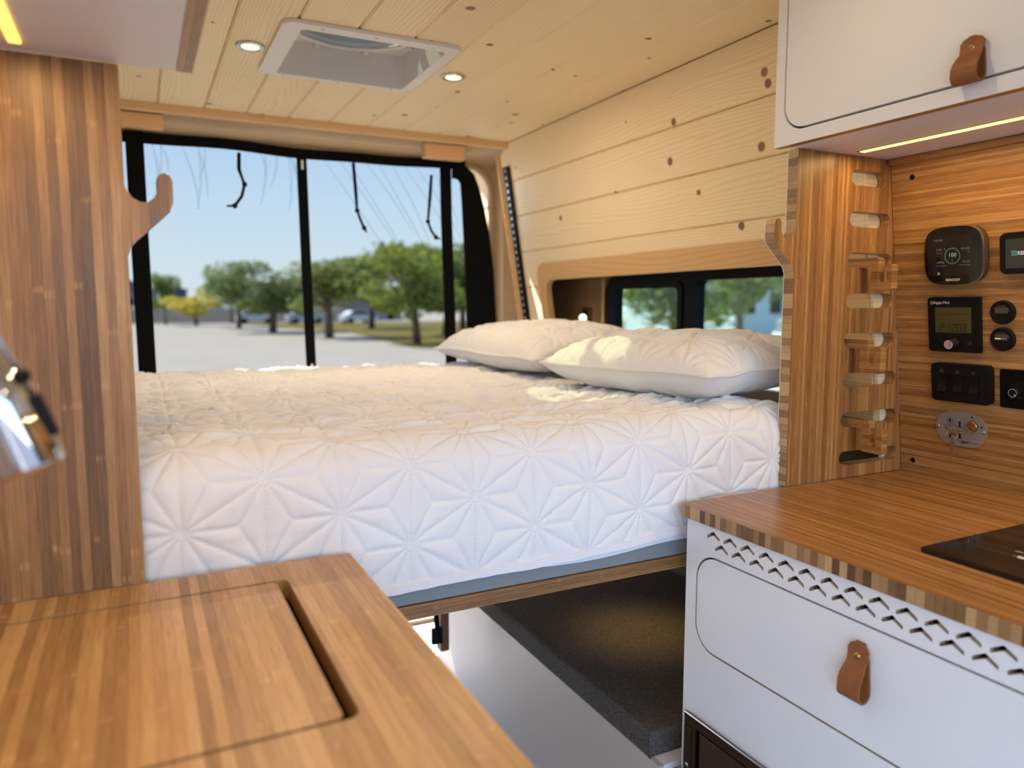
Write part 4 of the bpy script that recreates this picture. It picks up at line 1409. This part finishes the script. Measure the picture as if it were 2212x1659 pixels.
obj('strap', tube([(0.700, 1.875, 0.80), (0.702, 1.875, 0.44), (0.708, 1.875, 0.36), (0.716, 1.875, 0.32)], 0.008, 8), M_blackm, br)
obj('strap_buckle', box(0.690, 0.722, 1.868, 1.882, 0.318, 0.365, 0.004), M_black, br)
# bed lights under the platform
pk = empty('bed_light', 'small round lamp under the bed deck above the grey cushion', 'lamp', (1.08, 1.45, 0.80))
obj('rim', lathe([(0.03, 0.0), (0.03, -0.008), (0.024, -0.010), (0.024, -0.006), (0.0, -0.006)], 20, Matrix.Translation((1.08, 1.45, 0.8055))), M_steel, pk)
obj('lens', lathe([(0.0238, -0.0062), (0.0238, -0.008), (0.0, -0.008)], 20, Matrix.Translation((1.08, 1.45, 0.8055))), M_puck, pk)


def spot(name, loc, energy, col, ang, blend=0.6, r=0.02):
    ld = bpy.data.lights.new(name, 'SPOT')
    ld.energy = energy
    ld.color = col
    ld.spot_size = math.radians(ang)
    ld.spot_blend = blend
    ld.shadow_soft_size = r
    o = bpy.data.objects.new(name, ld)
    COL.objects.link(o)
    o.location = loc
    return o


spot('bed_light_beam', (1.08, 1.45, 0.793), 3.5, (1.0, 0.62, 0.22), 75, 1.0)

# ================================================================== CEILING FITTINGS
for x_, y_, lb_ in ((0.268, 0.80, 'added out-of-view ceiling downlight above the bamboo sink table'), (0.789, 0.80, 'round ceiling downlight in front of the right overhead cabinet'),  # sink-table and both cab-end downlights are unseen, added for warm brightness
                    (0.268, -0.35, 'added out-of-view ceiling downlight by the open side door'), (0.789, -0.35, 'added out-of-view ceiling downlight at the cab end of the right cabinet'), (0.268, 1.921, 'round ceiling downlight on the side of the roof fan nearer the left cabinet'), (0.789, 1.925, 'round ceiling downlight between roof fan and right wall')):
    p = empty('ceiling_downlight', lb_, 'lamp', (x_, y_, ZC), 'round ceiling downlights')
    obj('bezel', lathe([(0.0335, 0.001), (0.0335, -0.0035), (0.030, -0.0058), (0.022, -0.0050), (0.021, -0.002), (0.0, -0.002)], 32, Matrix.Translation((x_, y_, ZC))), M_chrome, p)
    obj('lens', lathe([(0.0212, -0.0022), (0.0212, -0.0042), (0.0, -0.0046)], 28, Matrix.Translation((x_, y_, ZC))), M_puck, p)
    area('downlight_beam', (x_, y_, ZC - 0.0085), 0.04, 0.04, 2.9 if y_ > 1.5 else 0.65, (1.0, 0.80, 0.54), shape='DISK')

fn_ = empty('roof_fan', 'square white roof fan with rounded trim and smoked lid', 'fan', (0.52, 1.905, ZC))
obj('trim_ring', prism(rrect(0.308, 0.724, 1.700, 2.100, 0.03, 6), ZC - 0.009, ZC - 0.0005, 2, holes=[rrect(FX0, FX1, FY0, FY1, 0.012, 4)]), M_whitep, fn_)
duct = prism([(FX0 - .004, FY0 - .004), (FX1 + .004, FY0 - .004), (FX1 + .004, FY1 + .004), (FX0 - .004, FY1 + .004)], ZC - .008, 1.985, 2,
             holes=[rrect(FX0 + .0005, FX1 - .0005, FY0 + .0005, FY1 - .0005, 0.010, 4)])
obj('duct', duct, M_whitep, fn_)
fc = ((FX0 + FX1) / 2, (FY0 + FY1) / 2)
obj('shroud', prism([(FX0, FY0), (FX1, FY0), (FX1, FY1), (FX0, FY1)], 1.958, 1.972, 2, holes=[circ(fc[0], fc[1], 0.162, 48)]), M_whitep, fn_)
obj('ring', tube([(fc[0] + .165 * math.cos(a), fc[1] + .165 * math.sin(a), 1.957) for a in [2 * math.pi * k / 48 for k in range(48)]], 0.006, 8, True), M_whitep, fn_)
for k in range(8):
    a = 2 * math.pi * (k + .5) / 8
    obj('clip', box(fc[0] + .172 * math.cos(a) - .007, fc[0] + .172 * math.cos(a) + .007, fc[1] + .172 * math.sin(a) - .007, fc[1] + .172 * math.sin(a) + .007, 1.945, 1.957, 0.002), M_whitep, fn_)
for k in range(4):
    a = 2 * math.pi * k / 4 + 0.35
    pr = [(0.03, -0.014), (0.150, -0.028), (0.152, 0.020), (0.03, 0.010)]
    pr = [(fc[0] + u_ * math.cos(a) - v_ * math.sin(a), fc[1] + u_ * math.sin(a) + v_ * math.cos(a)) for u_, v_ in pr]
    obj('blade', prism(pr, 1.990, 1.993, 2), plain('smoke_blade', (0.05, 0.055, 0.045, 1), 0.3), fn_)
obj('hub', lathe([(0.035, 0.0), (0.035, 0.03), (0.02, 0.035)], 24, Matrix.Translation((fc[0], fc[1], 1.975))), M_black, fn_)
obj('lid', prism(rrect(FX0 - .03, FX1 + .03, FY0 - .03, FY1 + .03, 0.04, 5), 2.045, 2.050, 2), M_lid, fn_)
obj('lid_curb', prism(rrect(FX0 - .03, FX1 + .03, FY0 - .03, FY1 + .03, 0.04, 5), 1.93, 2.0445, 2, holes=[rrect(FX0 - .004, FX1 + .004, FY0 - .004, FY1 + .004, 0.02, 4)]), M_whitep, fn_)
for x_, y_ in ((0.395, 1.717), (0.516, 1.717), (0.655, 1.717), (0.37, 2.089), (0.516, 2.089), (0.668, 2.089)):
    obj('screw', lathe([(0.0034, 0.0), (0.0028, -0.0012), (0.0, -0.0016)], 12, Matrix.Translation((x_, y_, ZC - 0.009))), M_steel, fn_)

# ================================================================== REAR SCREEN
bs = empty('insect_screen', 'black-bordered insect screen hanging across the rear doorway', 'screen', (0.5, 2.68, 0.85))
xs = np.arange(-0.13, 1.268, 0.012)
zs_ = np.arange(0.70, 1.800, 0.012)
XA, ZA = np.meshgrid(xs, zs_, indexing='ij')
_oz = [0.70, 0.95, 1.209, 1.40, 1.54, 1.64, 1.715, 1.765, 1.795, 1.808]
_ox = [1.270, 1.268, 1.264, 1.254, 1.236, 1.214, 1.193, 1.171, 1.136, 1.085]
XA = np.minimum(XA, np.interp(ZA, _oz, _ox))
YA = 2.672 + 0.010 * vnoise(XA / 0.11 + ZA / 0.5 + 5, ZA / 0.6 + 5, 51)
obj('mesh', grid_mesh(XA, YA, ZA), M_mesh, bs)
rf = random.Random(5)
for k in range(22):
    if k < 9:
        x0_, z0_, dx_, ln = 0.60 + 0.05 * k + rf.uniform(-.01, .01), 1.77, rf.uniform(0.5, 0.75), rf.uniform(0.2, 0.55)
    else:
        x0_, z0_, dx_, ln = rf.uniform(0.06, 0.5), 1.775, rf.uniform(-0.35, 0.25), rf.uniform(0.08, 0.25)
    pth = []
    for q in range(9):
        t = q / 8
        pth.append((x0_ + dx_ * ln * t + 0.01 * math.sin(t * 3), 2.664, z0_ - ln * t))
    obj('fold', ribbon(pth, [0.0035 + 0.004 * math.sin(math.pi * q / 8) for q in range(9)], 0.0008, (1, 0, 0)), M_fold, bs)
tp_ = []
for q in range(30):
    x_ = -0.12 + 1.26 * q / 29
    tp_.append((x_, 2.668, 1.788 + 0.004 * math.sin(x_ * 7.5) - 0.002 * math.sin(x_ * 16)))
obj('top_border', ribbon(tp_, [0.034] * 30, 0.004, (0, 0, 1)), M_blackm, bs)
outer = [(1.085, 1.808), (1.14, 1.795), (1.175, 1.765), (1.197, 1.715), (1.218, 1.64), (1.240, 1.54), (1.258, 1.40), (1.268, 1.209), (1.272, 0.95), (1.274, 0.70)]
innr = [(1.155, 0.70), (1.150, 0.95), (1.143, 1.209), (1.134, 1.45), (1.124, 1.66), (1.119, 1.725), (1.110, 1.738), (1.100, 1.742), (1.085, 1.742)]
obj('side_border', prism(outer + innr, 2.664, 2.669, 1), M_blackm, bs)
obj('strap', ribbon([(0.014, 2.660, 1.806), (0.015, 2.661, 1.5), (0.018, 2.661, 1.04), (0.019, 2.661, 0.72)], [0.052] * 4, 0.003, (1, 0, 0)), M_blackm, bs)
obj('strap', ribbon([(0.526, 2.660, 1.775), (0.532, 2.661, 1.4), (0.540, 2.661, 1.04), (0.543, 2.661, 0.72)], [0.034] * 4, 0.003, (1, 0, 0)), M_blackm, bs)
obj('strap', ribbon([(1.055, 2.658, 1.800), (1.058, 2.660, 1.6), (1.070, 2.661, 1.2), (1.076, 2.661, 0.95), (1.078, 2.661, 0.72)], [0.045] * 5, 0.003, (1, 0, 0)), M_blackm, bs)
obj('zip_pull', box(0.523, 0.531, 2.652, 2.657, 1.728, 1.760, 0.002), M_whitep, bs)
obj('zip_pull', box(0.537, 0.545, 2.652, 2.657, 1.043, 1.058, 0.002), M_whitep, bs)
for pts in ([(0.322, 1.765), (0.320, 1.712), (0.327, 1.690), (0.336, 1.664), (0.326, 1.625), (0.303, 1.592), (0.277, 1.590)],
            [(0.704, 1.765), (0.711, 1.66), (0.714, 1.600), (0.725, 1.57), (0.738, 1.540), (0.748, 1.525)],
            [(0.997, 1.745), (0.990, 1.66), (0.981, 1.575), (0.995, 1.54), (1.012, 1.518), (1.03, 1.512)]):
    w_ = [0.0058, 0.0062, 0.0045] + [0.005] * (len(pts) - 4) + [0.003]
    tie = obj('tie_cord', tube([(x_, 2.652, z_) for x_, z_ in pts], w_, 8), M_blackm, bs)
    for kk in (2 if len(pts) < 7 else 3, len(pts) - 2):
        x_, z_ = pts[kk]
        obj('toggle', lathe([(0.0, -0.010), (0.007, -0.006), (0.009, 0.0), (0.007, 0.006), (0.0, 0.010)], 10, Matrix.Translation((x_, 2.651, z_))), M_black, tie)

M_block = pine('pale_pine_block', 0, 2, lin(196, 146, 96), lin(232, 188, 138), knots=False)
b1 = obj('wood_block', box(-0.06, 0.097, 2.604, 2.646, 1.808, 1.8515, 0.002), M_block)
tag(b1, 'small pine block above the screen next to the left partition', 'block', 'pine blocks holding the screen')
b2 = obj('wood_block', box(0.957, 1.112, 2.604, 2.646, 1.800, 1.8515, 0.002), M_block)
tag(b2, 'small pine block above the screen next to the right wall corner', 'block', 'pine blocks holding the screen')

# track rail on the wall
rl = empty('track_rail', 'black perforated track rail screwed upright to the pine wall by the rear door', 'rail', (1.36, 2.62, 1.0))
rail_f = lambda x, y, z: (x + WX(z), y, z)
obj('rail', box(-0.012, -0.0006, 2.585, 2.628, 1.0, 1.790, 0.002, shear=rail_f), M_black, rl)
hm = prism(circ(0, 0, 0.0065, 12), 0, 0.0014, 0)
for k in range(31):
    z_ = 1.775 - k * 0.0254
    o = obj('hole', hm, plain('raw_aluminium', (0.55, 0.55, 0.55, 1), 0.4, metal=0.8) if k == 0 else None, rl)
    o.location = (WX(z_) - 0.0135, 2.606, z_)

# lamp and latch inside the window recess
rd = empty('reading_lamp', 'small round glowing reading lamp in the window recess', 'lamp', (1.48, 2.32, 1.2))
obj('bulb', lathe([(0.0, -0.014), (0.008, -0.012), (0.013, -0.005), (0.0145, 0.0), (0.013, 0.005), (0.008, 0.012), (0.0, 0.014)], 18, Matrix.Translation((1.44, 2.295, 1.219))), emit('warm_bulb', (1.0, 0.93, 0.70, 1), 2.5), rd)
obj('arm', tube([(1.504, 2.31, 1.17), (1.46, 2.30, 1.19), (1.445, 2.296, 1.207)], 0.004, 8), M_black, rd)
lt = empty('window_latch', 'dark latch plate beside the glowing reading lamp', 'latch', (1.5, 2.37, 1.2))
obj('plate', box(1.497, 1.5045, 2.335, 2.395, 1.205, 1.255, 0.003), M_brownp, lt)
obj('lever', box(1.486, 1.4968, 2.355, 2.37, 1.195, 1.245, 0.002), M_black, lt)

# ================================================================== OUTSIDE
rg = random.Random(11)


def leaf_mesh(blobs, n, size, seed):
    r = random.Random(seed)
    vs, fs = [], []
    for _ in range(n):
        bx_, by_, bz_, rx, ry, rz = r.choice(blobs)
        while True:
            p = Vector((r.uniform(-1, 1), r.uniform(-1, 1), r.uniform(-1, 1)))
            if 0.25 < p.length < 1:
                break
        c_ = Vector((bx_ + p.x * rx, by_ + p.y * ry, bz_ + p.z * rz))
        u_ = Vector((r.gauss(0, 1), r.gauss(0, 1), r.gauss(0, 1))).normalized()
        v_ = u_.orthogonal().normalized()
        s_ = size * r.uniform(0.6, 1.4)
        b0 = len(vs)
        vs += [c_ - u_ * s_, c_ - v_ * s_ * .45, c_ + u_ * s_, c_ + v_ * s_ * .45]
        fs.append((b0, b0 + 1, b0 + 2, b0 + 3))
    return mesh(vs, fs)


def crown_blobs(r, h0, h1, rad, k):
    out_ = []
    for _ in range(k):
        a, q = r.uniform(0, 6.28), r.uniform(0.1, 0.75) * rad
        z_ = r.uniform(h0, h1)
        s_ = rad * r.uniform(0.28, 0.5)
        out_.append((q * math.cos(a), q * math.sin(a), z_, s_, s_, s_ * 0.6))
    return out_


M_bark = plain('grey_brown_bark', lin(104, 88, 72), 0.95, noise=0.2, nscale=6)


def leafy(name, col):
    m, n, l, b = newmat(name)
    out_ = n['Material Output']
    tcn = n.new('ShaderNodeTexCoord')
    t = n.new('ShaderNodeTexNoise')
    t.inputs['Scale'].default_value = 6.0
    l.new(tcn.outputs['Object'], t.inputs['Vector'])
    mx = n.new('ShaderNodeMix')
    mx.data_type = 'RGBA'
    mx.inputs['A'].default_value = tuple(c * 0.7 for c in col[:3]) + (1,)
    mx.inputs['B'].default_value = tuple(min(1, c * 1.3) for c in col[:3]) + (1,)
    l.new(t.outputs['Fac'], mx.inputs['Factor'])
    l.new(mx.outputs['Result'], b.inputs['Base Color'])
    b.inputs['Roughness'].default_value = 0.8
    tr = n.new('ShaderNodeBsdfTranslucent')
    l.new(mx.outputs['Result'], tr.inputs[0])
    ms = n.new('ShaderNodeMixShader')
    ms.inputs[0].default_value = 0.5
    l.new(b.outputs[0], ms.inputs[1])
    l.new(tr.outputs[0], ms.inputs[2])
    l.new(ms.outputs[0], out_.inputs[0])
    return m


greens = [leafy('leaf_green', lin(140, 152, 70)), leafy('leaf_deep', lin(122, 138, 68)), leafy('leaf_yellow', lin(206, 194, 86)), leafy('leaf_grey', lin(148, 160, 112))]
crowns = {}


def tree(kind, X, Y, h, rad, label, mat_i, group='trees beyond the parking lot', trunk=0.35):
    key = (kind, mat_i)
    if key not in crowns:
        r = random.Random(kind * 17 + 3)
        cm = leaf_mesh(crown_blobs(r, 0.36, 0.88, 0.5, 15), 3600, 0.030, kind)
        cm.materials.append(greens[mat_i])
        tr = [tube([(0, 0, 0), (0.01, 0.01, 0.25), (0.0, 0.02, 0.5), (0.03, 0.0, 0.75)], [0.035, 0.028, 0.022, 0.008], 8)]
        for q in range(5):
            a = q * 1.26 + kind
            tr.append(tube([(0, 0.015, 0.3 + 0.05 * q), (0.14 * math.cos(a), 0.14 * math.sin(a), 0.5 + 0.04 * q), (0.3 * math.cos(a), 0.3 * math.sin(a), 0.62 + 0.05 * q)], [0.016, 0.010, 0.004], 6))
        tm = join(*tr)
        tm.materials.append(M_bark)
        crowns[key] = (cm, tm)
    cm, tm = crowns[key]
    root = empty('tree', label, 'tree', (X, Y, -0.7), group)
    root.scale = (rad * 2, rad * 2, h)
    root.rotation_euler.z = kind * 1.3 + X
    c_ = obj('crown', cm, None, root, world=False)
    t_ = obj('trunk', tm, None, root, world=False)
    return root


TREES = [
    (1, 13.2, 37.5, 5.4, 3.3, 'spreading green tree with a grey trunk seen just left of the screen side strap', 0),
    (2, 10.6, 46.5, 5.6, 4.0, 'broad bright green tree seen right of the screen centre strap', 0),
    (3, 9.0, 58.0, 5.6, 4.4, 'dense green tree seen directly behind the screen centre strap', 1),
    (4, 18.6, 47.0, 6.6, 4.2, 'tall deep green tree seen behind the screen side strap', 1),
    (2, 8.2, 72.0, 5.4, 3.6, 'small grey-green tree seen left of the screen centre strap', 3),
    (5, 9.6, 91.0, 6.4, 2.2, 'thin flat-topped tree standing between the yellow shrub and the green trees', 3),
    (3, 5.3, 83.0, 3.9, 3.0, 'round yellow-green shrub tree beyond the gravel lot', 2),
    (5, 2.6, 88.0, 5.6, 1.8, 'slender dark tree rising above the distant houses', 1),
    (5, 18.6, 65.0, 6.6, 4.2, 'bushy green tree standing behind the two nearest green trees', 0),
    (1, 24.5, 58.0, 7.0, 4.2, 'grey-green tree seen past the border of the screen', 3),
    (4, 16.6, 20.5, 5.0, 2.6, 'dark green tree seen through the rear pane of the side window', 1),
    (2, 23.5, 24.5, 4.6, 2.6, 'mid green tree seen through the middle of the side window', 0),
    (3, 20.0, 16.0, 6.4, 3.0, 'large green tree seen at the front end of the side window', 0),
    (1, 27.0, 33.0, 6.0, 3.0, 'hazy grey-green tree farther off through the side window', 3),
]
for a in TREES:
    tree(a[0], a[1], a[2], a[3], a[4], a[5], a[6])

gv = obj('grass_verge', mesh([(9.5, 90, -0.69), (14.0, 54, -0.69), (11.6, 33.5, -0.69), (14, 28, -0.69), (60, 28, -0.69), (60, 95, -0.69)], [(0, 1, 2, 3, 4, 5)]),
         plain('dry_grass', lin(110, 102, 54), 0.95, spec=0.05, noise=0.3, nscale=0.8))
tag(gv, 'dry yellow-green grass verge under the trees', 'grass', kind='structure')
bank = prism([(94, -0.7), (96, 1.0), (104, 1.3), (104, -0.7)], -30, 24, 0)
bk = obj('embankment', bank, plain('grey_brown_scrub', lin(104, 100, 88), 0.95, noise=0.3, nscale=0.7))
tag(bk, 'low grey-brown embankment at the far edge of the gravel lot', 'embankment', kind='structure')


def house(label, x0, x1, y0, y1, z1, wall_col, roof_col, nwin):
    r = empty('house', label, 'house', ((x0 + x1) / 2, y0, 0.8), 'houses beyond the embankment')
    obj('walls', box(x0, x1, y0, y1, -0.7, z1), plain('house_wall', wall_col, 0.9, noise=0.05, nscale=1), r)
    xm = (x0 + x1) / 2
    obj('roof', prism([(x0 - .4, z1), (x1 + .4, z1), (xm, z1 + (x1 - x0) * 0.22)], y0 - .4, y1 + .4, 1), plain('house_roof', roof_col, 0.9), r)
    for k in range(nwin):
        xx = x0 + (x1 - x0) * (k + .5) / nwin
        obj('window', box(xx - .5, xx + .5, y0 - .05, y0, z1 - 2.2, z1 - 0.9), M_black, r)
    return r


house('grey distant house half hidden by the left screen strap', -4.5, 2.4, 108, 116, 3.2, lin(138, 142, 144), lin(110, 112, 116), 3)
house('dark blue-grey narrow distant house beside the yellow shrub tree', 3.2, 6.0, 110, 116, 3.4, lin(84, 94, 112), lin(80, 88, 100), 2)
house('long low pale building behind the green trees', 12.0, 34.0, 104, 110, 1.3, lin(168, 160, 156), lin(140, 136, 134), 8)
house('pale blue-white building seen through the side window', 34.0, 48.0, 36, 48, 3.0, lin(196, 210, 216), lin(170, 184, 192), 6)


def car(label, X, Y, rot, col):
    r = empty('parked_car', label, 'car', (X, Y, -0.7), 'cars parked beyond the trees')
    r.rotation_euler.z = rot
    sh = [(-2.1, 0.35), (2.1, 0.35), (2.15, 0.75), (1.9, 0.92), (1.1, 1.0), (0.5, 1.45), (-1.0, 1.48), (-1.7, 1.02), (-2.1, 0.95)]
    obj('body', prism(sh, -0.85, 0.85, 1), plain('car_paint', col, 0.3), r, world=False)
    obj('glasshouse', prism([(1.0, 1.0), (0.46, 1.40), (-0.95, 1.42), (-1.5, 1.04)], -0.87, 0.87, 1), M_blackg, r, world=False)
    for q in (-1.3, 1.35):
        for s_ in (-0.78, 0.78):
            obj('wheel', prism(circ(q, 0.33, 0.33, 18), s_ - .1, s_ + .1, 1), M_black, r, world=False)


car('white car parked beyond the trees left of the screen side strap', 23.0, 86, 0.2, (0.75, 0.75, 0.75, 1))
car('silver car parked beyond the trees behind the screen centre strap', 17.1, 87, 0.1, (0.5, 0.52, 0.54, 1))
car('white car parked behind trees left of the screen centre strap', 12.2, 91, 0.0, (0.8, 0.78, 0.76, 1))
car('silver car seen through the side window beneath the trees', 22.5, 20.2, 0.9, (0.6, 0.63, 0.66, 1))
car('white car seen through the side window beneath the mid green tree', 26.0, 19.5, 0.8, (0.75, 0.77, 0.78, 1))
